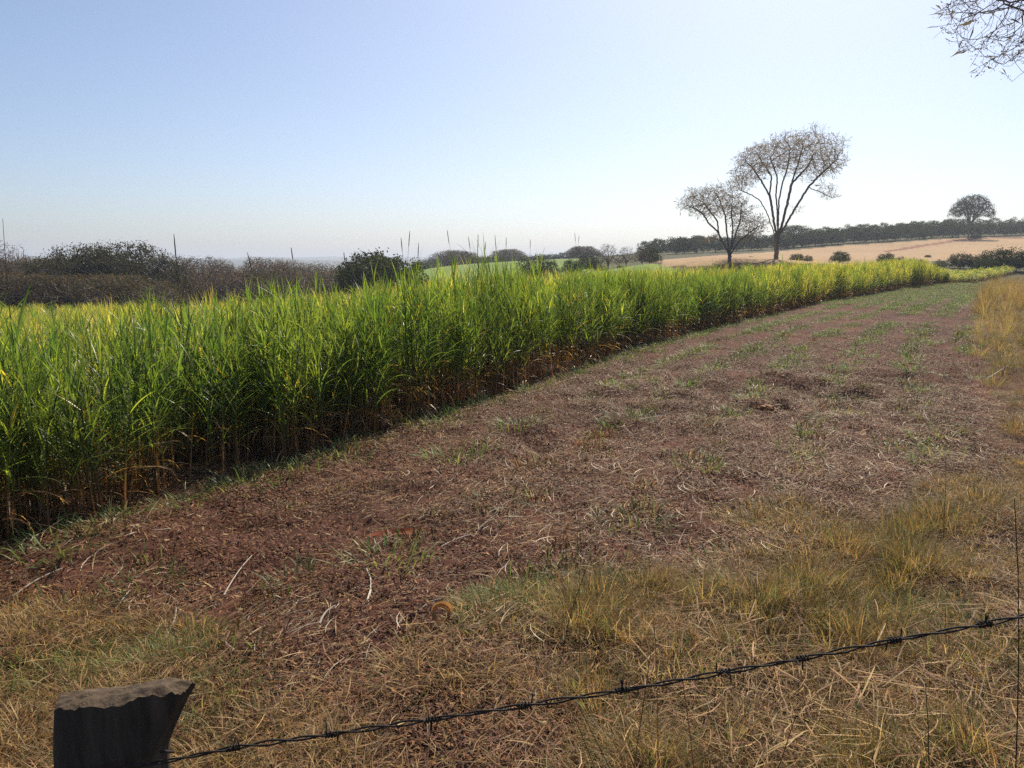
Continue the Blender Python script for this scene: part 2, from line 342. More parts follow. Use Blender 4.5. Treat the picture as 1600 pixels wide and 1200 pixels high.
U = lambda a, b: random.uniform(a, b)
GREENS = [(.095, .165, .036), (.115, .185, .04), (.08, .145, .04), (.14, .205, .048)]
YELLOWS = [(.32, .37, .065), (.39, .39, .09), (.26, .34, .06), (.42, .38, .14)]
BROWNS = [(.30, .195, .095), (.22, .14, .072), (.40, .28, .15), (.15, .092, .052)]
def jit(c, k=.2): f = U(1 - k, 1 + k); return tuple(v * f for v in c)
def stalk(g, x, y, H, pal, nleaf=10, dry_to=.36, Ls=1.0):
    az, ln = U(0, 6.28), U(0, .12); n = 6; t = np.linspace(0, 1, n)
    P = np.c_[x + math.cos(az) * ln * H * t ** 1.6, y + math.sin(az) * ln * H * t ** 1.6, H * t * .9]
    gr = np.array(jit(random.choice(pal))); br = np.array(jit(random.choice(BROWNS)))
    k = sstep(dry_to - .2, dry_to + .25, t)[:, None]
    tube(g, P, np.linspace(.0075, .0035, n), br * (1 - k) + gr * .8 * k, 4, False)
    a0 = U(0, 6.28)
    for i in range(nleaf):
        h = .12 + .86 * (i + U(0, .9)) / nleaf; h = min(h, 1)
        b = np.array([np.interp(h, t, P[:, j]) for j in range(3)]); a0 += math.pi + U(-.6, .6)
        dead = h < dry_to + U(-.12, .10)
        if dead and random.random() < .35: continue
        if dead:
            blade(g, b, a0, U(-.2, 1.0), U(.25, .55) * Ls, U(.010, .018), U(1.2, 2.4), jit(random.choice(BROWNS)), 5, U(-2, 2), fold=0)
        else:
            c = jit(random.choice(pal)); L = U(.30, .64) * Ls * (.75 + .35 * math.sin(h * 2.4))
            yel = random.random() < .035
            if yel: c = jit((.42, .31, .06))
            blade(g, b, a0, U(.9, 1.38) + .1 * (h > .8), L, U(.009, .018), (U(.2, 1.1) if random.random() < .7 else U(1.1, 2.0)) * (1.0 if h < .8 else .65), c, 7, U(-.8, .8), col2=tuple(v * 1.1 for v in c), fold=.2)
    for i in range(3):
        blade(g, P[-1], U(0, 6.28), U(1.25, 1.5), U(.28, .5) * Ls, U(.009, .016), U(0, .8), jit(random.choice(pal)), 6, U(-.5, .5), fold=.2)
def cane_clump(pal, ns, rad, H, dry=.36):
    g = Geo()
    for i in range(ns):
        a, r = U(0, 6.28), rad * math.sqrt(random.random()); stalk(g, r * math.cos(a), r * math.sin(a), H * U(.70, 1.14), pal, random.randint(9, 12), dry)
    return g

def proto_collection(name, meshes):
    c = bpy.data.collections.new(name)
    for i, me in enumerate(meshes):
        o = bpy.data.objects.new('%s_%02d' % (name, i), me); c.objects.link(o)
    return c
def scatter(name, coll, P, rot, scl, idx, label, cat, mat):
    me = bpy.data.meshes.new(name); me.vertices.add(len(P)); me.vertices.foreach_set('co', np.asarray(P, np.float32).ravel())
    def attr(nm, ty, val, field): at_ = me.attributes.new(nm, ty, 'POINT'); at_.data.foreach_set(field, np.asarray(val).ravel())
    attr('rot', 'FLOAT_VECTOR', np.asarray(rot, np.float32), 'vector'); attr('scl', 'FLOAT_VECTOR', np.asarray(scl, np.float32), 'vector'); attr('idx', 'INT', np.asarray(idx, np.int32), 'value')
    me.materials.append(mat)
    o = obj(name, me); tag(o, label, cat, None, 'stuff')
    ng = bpy.data.node_groups.new(name, 'GeometryNodeTree')
    ng.interface.new_socket('Geometry', in_out='INPUT', socket_type='NodeSocketGeometry'); ng.interface.new_socket('Geometry', in_out='OUTPUT', socket_type='NodeSocketGeometry')
    N, L = ng.nodes, ng.links
    gi, go, ip, ci = N.new('NodeGroupInput'), N.new('NodeGroupOutput'), N.new('GeometryNodeInstanceOnPoints'), N.new('GeometryNodeCollectionInfo')
    ci.inputs['Collection'].default_value = coll; ci.inputs['Separate Children'].default_value = True; ci.inputs['Reset Children'].default_value = True
    ip.inputs['Pick Instance'].default_value = True
    def na(nm, ty): q = N.new('GeometryNodeInputNamedAttribute'); q.data_type = ty; q.inputs['Name'].default_value = nm; return q.outputs['Attribute']
    L.new(gi.outputs[0], ip.inputs['Points']); L.new(ci.outputs[0], ip.inputs['Instance'])
    L.new(na('idx', 'INT'), ip.inputs['Instance Index']); L.new(na('rot', 'FLOAT_VECTOR'), ip.inputs['Rotation']); L.new(na('scl', 'FLOAT_VECTOR'), ip.inputs['Scale'])
    L.new(ip.outputs[0], go.inputs[0])
    md = o.modifiers.new('scatter', 'NODES'); md.node_group = ng
    return o

# ------------------------------------------------------------------ the standing crop of tall grass
def build_crop():
    pal_mix = GREENS + YELLOWS[2:3]
    meshes = [cane_clump(GREENS, 9, .22, 1.75).mesh('tall_grass_clump', M_CANE) for _ in range(4)] + \
             [cane_clump(pal_mix, 9, .22, 1.75, .4).mesh('tall_grass_clump', M_CANE) for _ in range(3)] + \
             [cane_clump(YELLOWS + GREENS[3:], 9, .28, 1.7, .3).mesh('tall_grass_clump', M_CANE) for _ in range(4)] + \
             [cane_clump(GREENS, 2, .10, 1.75).mesh('tall_grass_clump', M_CANE) for _ in range(3)]
    coll = proto_collection('tall_grass_clump', meshes)
    back = [(64, 80), (50, 78), (40, 70), (24, 56), (9, 49), (-5, 48), (-20, 47), (-50, 45), (-50, -4)]
    poly = np.vstack([EDGE, back])
    pts = []
    def fill(n, box, cond):
        x = rng.uniform(box[0], box[1], n); y = rng.uniform(box[2], box[3], n)
        k = inpoly(x, y, poly); x, y = x[k], y[k]; S, Q = edge_sq(x, y); k = cond(x, y, S, Q); pts.append(np.c_[x[k], y[k], Q[k], S[k]])
    fill(60000, (-50, 64, -4, 82), lambda x, y, S, Q: (Q < -3) & (np.hypot(x, y) < 100) & (np.abs(np.arctan2(x, y)) < .86) & (rng.random(len(x)) < .30))
    fill(150000, (-14, 64, -4, 82), lambda x, y, S, Q: (Q < .12) & (Q >= -3.2) & (rng.random(len(x)) < np.where(Q > -1.2, .42, .42)))
    p = np.concatenate(pts); x, y, Q, S = p.T
    z = surf(x, y)
    front = Q > -1.6
    base = np.interp(x / np.maximum(y, .5), [-.7, -.42, -.25, -.17, -.13, 0, .13, .25, .34, .5], [.80, .80, .84, .93, .99, .97, .91, .87, .88, .92])
    base = np.where(Q < -2.2, np.minimum(base, np.where(y > 34, .86, .82)), base)
    hs = base * (1.0 + .10 * vnoise(x * .28, y * .28, 61) + .10 * vnoise(x * .9, y * .9, 62) + rng.normal(0, .07, len(x)))
    tall = (Q > -3) & (rng.random(len(x)) < .16 * np.interp(S, [14, 17, 30, 40], [.6, 1, 1, .4])); hs = np.where(tall, np.minimum(hs, 1.05) * rng.uniform(1.08, 1.30, len(x)), np.minimum(hs, 1.16))
    hs *= 1 - .52 * sstep(31, 38, x) * sstep(50, 58, y)
    hs = np.where(Q > -.35, hs * .93, hs)
    idx = np.where(front, rng.integers(0, 7, len(x)), np.where(rng.random(len(x)) < sstep(-.6, .6, .1 + vnoise(x * .2, y * .2, 63)), rng.integers(7, 11, len(x)), rng.integers(2, 9, len(x))))
    far = sstep(25, 45, np.hypot(x, y)); sw = rng.random(len(x)) < far * .85; idx[sw] = rng.integers(6, 11, sw.sum())  # far clumps mostly swapped to yellower tints, painting in backlit, hazy brightness
    idx = np.where(tall, rng.integers(11, 14, len(x)), idx)
    rot = np.c_[rng.normal(0, .05, len(x)), rng.normal(0, .05, len(x)), rng.uniform(0, 6.28, len(x))]
    w = rng.uniform(.85, 1.15, len(x))
    scatter('tall_grass', coll, np.c_[x, y, z - .02], rot, np.c_[w, w, hs], idx, 'dense stand of tall green cane grass with yellow lit tops and brown lower stems', 'grass', M_CANE)
    print('crop clumps', len(x), 'tris per clump', len(meshes[0].polygons) * 2)
build_crop()

# taller single stalks with seed heads that stand out above the crop
def build_stalks():
    #   top pixel, lean, distance behind the edge, number of leaves, head length, label
    L = [((277, 362), .05, 1.0, 5, .30, 'lone tall grass stalk with thick upright seed head in front of the bare wood'),
         ((384, 391), -.20, 1.2, 5, .22, 'tall grass stalk whose dark head leans over the bare crowns'),
         ((3, 338), -.05, .6, 5, .0, 'thin leafless grass tip rising above the tree with bare twigs at picture edge'),
         ((458, 384), -.04, 1.0, 6, .16, 'thin grass stalk with light spikelet beside gap before the dense dark tree'),
         ((541, 392), -.04, 1.2, 6, .14, 'thin grass stalk rising against left shoulder of the dense dark round tree'),
         ((625, 369), -.16, .8, 6, .20, 'forked grass stalk, left prong of the pair over the dense dark tree'),
         ((638, 359), .06, .8, 6, .24, 'straightest grass stalk of the pair over the dense dark round tree'),
         ((652, 377), .10, .7, 6, .24, 'dark headed grass stalk just beside the far blue hills'),
         ((695, 357), -.22, 1.0, 6, .22, 'highest dark grass head tilted left above the green pasture'),
         ((731, 367), -.24, 1.0, 6, .24, 'tilted dark grass head second along above the green pasture'),
         ((749, 364), .0, 1.0, 6, .24, 'upright dark grass head above the far flat crowned tree'),
         ((757, 376), .06, 1.2, 6, .20, 'short dark grass head beside the upright one above the pasture'),
         ((771, 365), -.10, 1.0, 6, .26, 'bent topped grass stalk over the second far flat crowned tree'),
         ((793, 369), .02, 1.0, 6, .20, 'slim upright grass head beside the bent topped stalk'),
         ((828, 372), .06, 1.1, 6, .20, 'slim grass stalk above the leafy green bush in the pasture'),
         ((897, 362), -.12, 1.4, 6, .22, 'twin tipped grass stalk beside the feathery far tree'),
         ((902, 367), .08, 1.4, 6, .18, 'grass stalk leaning toward the twiggy bush cluster'),
         ((290, 420), .25, .5, 7, .0, 'broad bladed grass stalk with arching pale leaf below the lone seed head'),
         ((432, 412), .02, .7, 7, .0, 'green grass shoot with two spread blades below leaning head')]
    for (px, py), lean, back, nl, head, label in L:
        # walk back along the view ray from the crop edge
        u = at(px, 600, 1.0)[0]
        ys = np.arange(3, 60, .05); _, q = edge_sq(u * ys, ys); i = int(np.argmax(q < -back)) if (q[0] > -back) else 0
        j = np.where(q < -back)[0]; Y = ys[j[0]] if len(j) else 8
        top = at(px, py, Y); b = np.array([top[0] - lean * 1.0, Y + U(-.2, .2), 0]); b[2] = s1(b[0], b[1]); H = top[2] - b[2]
        r = empty('grass_stalk', tuple(b)); tag(r, label, 'grass stalk', 'single tall stalks above the crop')
        t = np.linspace(0, 1, 10); P = np.c_[(top[0] - b[0]) * t ** 2.2 + .035 * np.sin(t * 4.2 + px) * t, .05 * np.sin(t * 3 + px) * t, H * t - .02 * t ** 3]
        col = np.array((.075, .11, .03)) * (1 - t[:, None]) + np.array((.13, .11, .06)) * t[:, None]
        g = Geo(); tube(g, P, np.linspace(.006, .0016, 10), col, 6); obj('stem', g.mesh('stem', M_CANE), r)
        hh = H * (.62 if head else .8)
        for k in range(nl):
            h = hh * (.35 + .62 * k / nl) + U(-.04, .04); g = Geo(); p0 = np.array([np.interp(h, P[:, 2], P[:, 0]), 0, h])
            blade(g, p0, k * 2.6 + U(-.5, .5), U(.8, 1.3), U(.5, .9), U(.018, .03), U(.5, 1.6), jit(random.choice(GREENS), .2), 9, U(-.6, .6)); obj('leaf', g.mesh('leaf', M_CANE), r)
        if head:
            g = Geo(); m = 12; tt = np.linspace(0, 1, m); dirv = P[-1] - P[-3]; dirv /= np.linalg.norm(dirv)
            HP = P[-1] - dirv * head * (1 - tt)[:, None]
            tube(g, HP, .006 * np.sin(np.pi * (tt * .9 + .06)) ** .6, (.12, .085, .055), 6)
            for q_ in range(46):
                pt = HP[random.randrange(1, m - 1)]; blade(g, pt, U(0, 6.28), U(.4, 1.2), U(.012, .028), .003, .2, jit((.15, .11, .07)), 2, 0, fold=0)
            obj('seed_head', g.mesh('seed_head', M_DRY), r)
build_stalks()

# ------------------------------------------------------------------ trees
def colonize(attr, init, step, infl, kill, iters=160, trop=0.06):
    pos = [np.asarray(p, float) for p, _ in init]; par = [q for _, q in init]
    A = np.asarray(attr, float); P = np.array(pos)
    d = np.linalg.norm(A[:, None] - P[None], axis=2); near = d.argmin(1); nd = d.min(1); alive = np.ones(len(A), bool)
    for it in range(iters):
        k = alive & (nd < infl)
        if not k.any(): break
        ids = near[k]; vec = (A[k] - P[ids]) / (nd[k][:, None] + 1e-9)
        u, inv = np.unique(ids, return_inverse=True); D = np.zeros((len(u), 3)); np.add.at(D, inv, vec)
        D /= np.linalg.norm(D, axis=1)[:, None] + 1e-9; D += rng.normal(0, .16, D.shape); D[:, 2] += trop; D /= np.linalg.norm(D, axis=1)[:, None] + 1e-9
        new = P[u] + D * step
        ok = np.ones(len(u), bool)
        for b0 in range(0, len(u), 256): ok[b0:b0 + 256] = (((new[b0:b0 + 256, None] - P[None]) ** 2).sum(2).min(1) > (.5 * step) ** 2)
        if not ok.any(): break
        new = new[ok]; u = u[ok]; base = len(P); P = np.vstack([P, new]); par.extend(u.tolist())
        d = np.linalg.norm(A[:, None] - new[None], axis=2); j = d.argmin(1); m = d[np.arange(len(A)), j]; b = m < nd; near[b] = base + j[b]; nd[b] = m[b]
        alive &= nd > kill
        if len(P) > 20000: break
    return P, np.array(par)
def skeleton_mesh(P, par, r_tip, power, r_max, col, k=5, thin=None):
    n = len(P); kids = np.bincount(par[par >= 0], minlength=n); rad = np.zeros(n); acc = np.zeros(n)
    for i in range(n - 1, -1, -1):
        rad[i] = r_tip if acc[i] == 0 else acc[i] ** (1 / power)
        if par[i] >= 0: acc[par[i]] += rad[i] ** power
    rad = np.minimum(rad, r_max)
    d = np.zeros((n, 3)); m = par >= 0; d[m] = P[m] - P[par[m]]
    for i in np.where(~m)[0]:
        c = np.where(par == i)[0]; d[i] = (P[c[0]] - P[i]) if len(c) else (0, 0, 1)
    d /= np.linalg.norm(d, axis=1)[:, None] + 1e-9
    ref = np.where(np.abs(d[:, 2:3]) < .9, [[0, 0, 1.]], [[1., 0, 0]]); s = np.cross(d, ref); s /= np.linalg.norm(s, axis=1)[:, None] + 1e-9; u = np.cross(d, s)
    a = np.arange(k) * 2 * np.pi / k
    # each node carries the end ring of its own branch piece and a start ring at its parent
    idx = np.where(m)[0]; r0 = np.minimum(rad[par[idx]], rad[idx] * 1.35 + .002); r1 = rad[idx]
    ring = s[idx][:, None] * np.cos(a)[None, :, None] + u[idx][:, None] * np.sin(a)[None, :, None]
    V = np.concatenate([P[par[idx]][:, None] + ring * r0[:, None, None], (P[idx] + d[idx] * (r1 * .4)[:, None])[:, None] + ring * r1[:, None, None]], 1).reshape(-1, 3)
    b = np.arange(len(idx))[:, None] * 2 * k; j = np.arange(k)[None]
    Q = np.stack([b + j, b + (j + 1) % k, b + k + (j + 1) % k, b + k + j], -1)
    thick = r1 > (thin if thin else 0)
    return V, Q, rad, kids, thick, k
def cards(C, n_each, spread, size, cols, flat=0.6, tri=False):
    """small leaf-sized faces spread round each point"""
    m = len(C) * n_each; c = np.repeat(C, n_each, 0) + rng.normal(0, 1, (m, 3)) * spread * np.array([1, 1, .75])
    nrm = rng.normal(0, 1, (m, 3)); nrm[:, 2] += flat; nrm /= np.linalg.norm(nrm, axis=1)[:, None]
    t = np.cross(nrm, rng.normal(0, 1, (m, 3))); t /= np.linalg.norm(t, axis=1)[:, None] + 1e-9; bt = np.cross(nrm, t)
    s = size * rng.uniform(.6, 1.3, m)[:, None]
    V = np.stack([c - t * s, c + bt * s * .45, c + t * s, c - bt * s * .45], 1).reshape(-1, 3)
    Q = np.arange(m * 4).reshape(-1, 4)
    cc = np.asarray(cols)[rng.integers(0, len(cols), m)] * rng.uniform(.7, 1.3, m)[:, None]
    return V, Q, np.repeat(cc, 4, 0)
def tree_meshes(name, stems, attr, step, infl, kill, r_tip, power, r_max, bark_col, leaf=None, trop=.06, seed=0, k=5, spray=None):
    """stems: polylines in metres, each starting on an earlier one; returns (trunk mesh, crown mesh)"""
    init = []
    for st in stems:
        st = np.asarray(st, float); d = np.r_[0, np.cumsum(np.linalg.norm(st[1:] - st[:-1], axis=1))]; m = max(2, int(d[-1] / step) + 1); s = np.linspace(0, d[-1], m)
        pl = np.c_[[np.interp(s, d, st[:, j]) for j in range(3)]].T
        if init:
            q = np.array([p for p, _ in init]); w_ = np.array([1, .12, 1]); prev = int(np.argmin(np.linalg.norm((q - pl[0]) * w_, axis=1))); pl = pl[1:] + np.array([0, q[prev, 1] - pl[0, 1], 0])
        else: prev = -1
        for p in pl:
            p = p + (rng.normal(0, step * .10, 3) if prev >= 0 else 0); init.append((p, prev)); prev = len(init) - 1
    P, par = colonize(attr, init, step, infl, kill, trop=trop)
    V, Q, rad, kids, thick, k = skeleton_mesh(P, par, r_tip, power, r_max, bark_col, k, thin=r_tip * 2.6)
    def sub(mask, nm, mat, extra=None):
        q = Q[mask].reshape(-1, 4); used = np.unique(q); mp = np.zeros(len(V), int); mp[used] = np.arange(len(used))
        VV, QQ, CC = V[used], mp[q], np.tile(np.asarray(bark_col, float), (len(used), 1)); nq = len(QQ); fm = np.zeros(nq, int)
        mats = [M_TWIG if mat is None else mat]
        if extra is not None:
            eV, eQ, eC = extra; QQ = np.vstack([QQ, eQ + len(VV)]); VV = np.vstack([VV, eV]); CC = np.vstack([CC, eC]); fm = np.r_[fm, np.ones(len(eQ), int)]; mats.append(M_TREELEAF)
        return mk_mesh(nm, VV, [QQ], mats, CC, fm, False)
    extra = None
    tips0 = np.where(kids == 0)[0]
    if leaf is not None:
        n_each, spread, size, cols, frac = leaf; tips = np.where((kids == 0) | ((rad < r_tip * 1.7) & (rng.random(len(P)) < .4)))[0]; tips = tips[rng.random(len(tips)) < frac]
        extra = cards(P[tips], n_each, spread, size, cols)
    if spray is not None:
        m_, ln_, wd_ = spray; tt = np.repeat(tips0, m_); b_ = P[tt]; dd = P[tt] - P[par[tt]]; dd /= np.linalg.norm(dd, axis=1)[:, None] + 1e-9; dd = dd + rng.normal(0, .55, dd.shape); dd /= np.linalg.norm(dd, axis=1)[:, None]
        sd = np.cross(dd, rng.normal(0, 1, dd.shape)); sd /= np.linalg.norm(sd, axis=1)[:, None] + 1e-9; ll = ln_ * rng.uniform(.4, 1.2, len(tt))[:, None]; bend = rng.normal(0, .12, dd.shape)
        eV = np.stack([b_ - sd * wd_, b_ + sd * wd_, b_ + dd * ll * .55 + bend * ll * .5 + sd * wd_ * .7, b_ + dd * ll + sd * wd_ * .2], 1).reshape(-1, 3); eQ = np.arange(len(tt) * 4).reshape(-1, 4); eC = np.tile(np.asarray(bark_col, float), (len(eV), 1))
        if extra is not None: eQ = np.vstack([extra[1], eQ + len(extra[0])]); eV = np.vstack([extra[0], eV]); eC = np.vstack([extra[2], eC])
        extra = (eV, eQ, eC)
    print(name, 'nodes', len(P), 'leaf faces', 0 if extra is None else len(extra[1]))
    return sub(thick, name + '_trunk', M_BARK if True else None), sub(~thick, name + '_crown', None, extra)
def tree(name, loc, meshes, label, cat='tree', group=None, rz=0, s=1.0):
    r = empty(name, tuple(loc), rz, s); tag(r, label, cat, group)
    obj('trunk', meshes[0], r); obj('crown', meshes[1], r); return r
def poly_attr(n, poly, c, depth, bias=None):
    poly = np.asarray(poly, float); lo, hi = poly.min(0), poly.max(0); out = []
    while len(out) < n:
        x = rng.uniform(lo[0], hi[0], 4000); z = rng.uniform(lo[1], hi[1], 4000); kk = inpoly(x, z, poly)
        x, z = x[kk], z[kk]; rx = (hi[0] - lo[0]) / 2; w = np.sqrt(np.clip(1 - ((x - (hi[0] + lo[0]) / 2) / rx) ** 2, .05, 1)) * depth
        y = rng.uniform(-1, 1, len(x)) * w; keep = np.ones(len(x), bool) if bias is None else rng.random(len(x)) < bias(x, y / (w + 1e-6), z)
        out.extend(np.c_[x, y, z][keep].tolist())
    return np.array(out[:n])
BARE = (.22, .185, .165)
PODS = [(.32, .25, .21), (.26, .21, .18), (.36, .27, .22)]

def zoomed(pts, org, sc): return [((x - org[0]) * sc, (org[1] - z) * sc) for x, z in pts]
def with_depth(st, amp):                                  # gives each stem its own swing in depth
    a = U(-amp, amp); n = len(st); return [(x, a * (i / max(1, n - 1)) ** 1.2, z) for i, (x, z) in enumerate(st)]
def build_vase_trees():
    # tall tree: stems read off the photo, in metres
    Y = 72.0; b = at(1213, 402, Y); mpp = Y / FPX / (CP + .17 * SP) / 5.454
    O = (942, 1110)
    stems = [[(942, 1150), (942, 1000), (945, 900)], [(940, 960), (905, 850), (860, 720), (800, 610), (730, 560), (640, 520)], [(940, 930), (890, 700), (860, 580), (790, 470), (700, 350), (630, 290)],
             [(943, 900), (925, 700), (905, 560), (905, 430), (840, 290)], [(945, 880), (938, 620), (960, 480), (1000, 330), (1010, 200)], [(950, 900), (985, 780), (1015, 620), (1040, 480), (1100, 260), (1125, 150)],
             [(955, 910), (1000, 820), (1060, 690), (1150, 520), (1220, 430), (1350, 300)], [(1150, 520), (1240, 545), (1310, 570), (1390, 600)], [(1040, 480), (1100, 420), (1200, 330), (1260, 220)], [(860, 580), (870, 420), (760, 260)]]
    st = [with_depth(zoomed(s, O, mpp), 1.6 if i else 0) for i, s in enumerate(stems)]
    for i, s in enumerate(st):                            # branches start where their parents really are
        if i in (7, 8, 9): st[i] = [(x, y + .3, z) for x, y, z in s]
    crown = zoomed([(545, 420), (585, 280), (620, 210), (720, 180), (790, 130), (880, 108), (1000, 100), (1080, 68), (1170, 90), (1220, 130), (1320, 130), (1430, 170), (1400, 240), (1465, 290), (1400, 370), (1320, 420), (1250, 450), (1180, 400), (1080, 380), (1000, 330), (900, 360), (820, 400), (760, 440), (700, 490), (620, 520), (560, 480)], O, mpp)
    low = zoomed([(1250, 480), (1390, 490), (1430, 600), (1360, 610), (1280, 570)], O, mpp); low2 = zoomed([(1060, 660), (1130, 660), (1140, 720), (1080, 730)], O, mpp)
    A = np.vstack([poly_attr(5200, crown, None, 4.6) + rng.normal(0, .14, (5200, 3)), poly_attr(240, low, None, 1.0), poly_attr(90, low2, None, .6)])
    m = tree_meshes('tall_bare_tree', st, A, .18, 3.0, .22, .0065, 2.08, .27, BARE, (5, .13, .055, PODS, .8), .05, spray=(3, .5, .0045))
    tree('bare_tree', (b[0], b[1], g1(b[0], b[1]) - .1), m, 'tall vase shaped bare tree with several rising stems and airy rounded crown', group='pair of bare trees at the crop end')
    Y = 66.0; b = at(1140, 408, Y); mpp = Y / FPX / (CP + .17 * SP) / 5.454; O = (545, 1130)
    stems = [[(545, 1170), (545, 1080), (545, 1050)], [(545, 1080), (480, 960), (430, 880), (340, 800), (280, 720), (220, 690), (140, 660)], [(540, 1060), (515, 880), (500, 740), (460, 620), (410, 530)], [(545, 1050), (575, 900), (600, 780), (590, 660)],
             [(550, 1060), (610, 960), (700, 880), (790, 815)], [(540, 1060), (450, 900), (440, 780), (320, 620)], [(548, 1060), (560, 860), (540, 720), (540, 560)], [(480, 960), (420, 930), (330, 945)]]
    st = [with_depth(zoomed(s, O, mpp), 1.2 if i else 0) for i, s in enumerate(stems)]
    crown = zoomed([(105, 665), (140, 570), (240, 530), (440, 490), (560, 505), (600, 600), (650, 620), (700, 740), (830, 770), (845, 830), (760, 930), (640, 940), (590, 820), (500, 700), (400, 740), (330, 740), (230, 715)], O, mpp)
    low = zoomed([(300, 950), (400, 890), (460, 900), (430, 960)], O, mpp)
    A = np.vstack([poly_attr(3300, crown, None, 2.6) + rng.normal(0, .16, (3300, 3)), poly_attr(140, low, None, .8)])
    m = tree_meshes('small_bare_tree', st, A, .15, 2.2, .18, .006, 2.08, .2, BARE, (5, .12, .05, PODS, .8), .04, spray=(3, .42, .0045))
    tree('bare_tree', (b[0], b[1], g1(b[0], b[1]) - .1), m, 'smaller spreading bare tree leaning away from the taller one', group='pair of bare trees at the crop end')
build_vase_trees()

def dome_tree(name, H, W, under, leaf, n_attr=1200, step=.3, r_tip=.03, power=2.3, r_max=.4, nst=6, flat=.0, col=BARE, shell=.45, dx=0.0):
    """generic tree: trunk, rising limbs, crown that fills a dome from `under` to H"""
    th = max(.12 * H, under * .55); st = [[(0, 0, -.3), (0, 0, th * .5), (dx * .2, 0, th)]]
    for i in range(nst):
        a = i * 6.283 / nst + U(-.4, .4); r = W * .5 * U(.35, .7); z = under + (H - under) * U(.35, .75)
        st.append([(dx * .2, 0, th), (r * .3 * math.cos(a) + dx * .4, r * .3 * math.sin(a), th + (z - th) * .5), (r * math.cos(a) + dx, r * math.sin(a), z)])
    out = []
    lob = [(U(0, 6.28), U(.5, .9)) for _ in range(7)]
    while len(out) < n_attr:
        p = rng.uniform(-1, 1, (4000, 3)); p[:, 2] = (p[:, 2] + 1) / 2; r = np.hypot(p[:, 0], p[:, 1]); a = np.arctan2(p[:, 1], p[:, 0])
        edge = 1 + .14 * np.sin(a * 3 + lob[0][0]) + .10 * np.sin(a * 5 + lob[1][0])
        top = (1 - (r / edge) ** 2.4) ** .5 if False else np.sqrt(np.clip(1 - (r / edge) ** (2 + flat), 0, 1)); top *= 1 + .10 * vnoise(p[:, 0] * 3, p[:, 1] * 3, int(lob[2][0] * 100))
        bot = .10 * r + .12 * (1 - r)
        k = (r < edge) & (p[:, 2] < top) & (p[:, 2] > bot) & ((p[:, 2] > top * shell) | (rng.random(4000) < .35))
        q = p[k]; out.extend(np.c_[q[:, 0] * W / 2 + dx, q[:, 1] * W / 2, under + q[:, 2] * (H - under)].tolist())
    return tree_meshes(name, st, np.array(out[:n_attr]), step, max(3 * step, W * .35), step * 1.25, r_tip, power, r_max, col, leaf)
DARKG = [(.036, .052, .024), (.05, .068, .03), (.03, .044, .024)]
OLIVE = [(.055, .056, .03), (.045, .05, .027), (.075, .068, .036), (.05, .056, .027)]
BROWNL = [(.14, .095, .072), (.11, .08, .066), (.17, .11, .082)]
GREYT = (.10, .085, .075)

PROTO = {}
def protos():
    PROTO['dense'] = dome_tree('dense_round_tree', 6.2, 10.5, .5, (30, .34, .17, DARKG, 1.0), 1300, .36, .03, nst=7, shell=.5)
    PROTO['olive'] = dome_tree('olive_domed_tree', 8.0, 11, 1.6, (40, .32, .10, OLIVE, 1), 1700, .34, .026, nst=8, shell=.45)
    PROTO['olive2'] = dome_tree('olive_spreading_tree', 7.4, 12, 1.8, (34, .32, .10, OLIVE + BROWNL, 1), 1700, .34, .026, nst=7, shell=.5, flat=.8)
    PROTO['airy'] = dome_tree('airy_bare_tree', 8.5, 9, 2.6, (5, .2, .07, BROWNL, .7), 2600, .2, .015, nst=6, flat=.6, shell=.3)
    PROTO['airy2'] = dome_tree('umbrella_bare_tree', 7.5, 8, 3.6, (7, .2, .07, BROWNL, .8), 2400, .19, .015, nst=6, flat=1.6, shell=.4)
    PROTO['brush'] = dome_tree('brown_brush_tree', 5.5, 8.5, .6, (16, .36, .08, BROWNL + OLIVE[:1], .85), 1500, .32, .02, nst=9, shell=.2)
    PROTO['lone'] = dome_tree('lone_umbrella_tree', 11.6, 13.8, 5.0, (24, .34, .15, [(.05, .05, .035), (.06, .06, .04), (.04, .042, .032)], 1.0), 1100, .42, .04, nst=7, flat=.4, shell=.42, r_max=.3)
    PROTO['flat'] = dome_tree('flat_crowned_tree', 8.5, 11, 5.6, (16, .3, .14, DARKG + OLIVE[1:2], .9), 900, .36, .035, nst=6, flat=2.5, shell=.3)
    PROTO['bush'] = dome_tree('leafy_bush', 2.6, 3.2, .1, (18, .16, .075, DARKG + [(.05, .07, .025)], 1.0), 600, .2, .012, nst=6, shell=.3, r_max=.06)
    PROTO['bush2'] = dome_tree('dark_shrub', 2.2, 3.6, .1, (22, .17, .09, DARKG, 1.0), 600, .22, .012, nst=7, shell=.3, r_max=.06, flat=.5)
    PROTO['twiggy'] = dome_tree('twiggy_bush', 4.2, 4.6, .4, (6, .16, .06, [(.085, .09, .05), (.10, .085, .06)], .8), 1100, .2, .012, nst=8, shell=.2, r_max=.08)
protos()
def plant(name, kind, px, Y, top_py, label, group=None, cat='tree', wide=1.0, base_py=None, rz=None, sink=.1):
    X = at(px, 420, Y)[0]; z = g1(X, Y); _z = np.empty(len(PROTO[kind][1].vertices) * 3, np.float32); PROTO[kind][1].vertices.foreach_get('co', _z); H0 = float(np.percentile(_z[2::3], 99.6)); H = at(px, top_py, Y)[2] - z
    s = H / H0; return tree(name, (X, Y, z - sink), PROTO[kind], label, cat, group, U(0, 6.28) if rz is None else rz, (s * wide, s * wide, s))

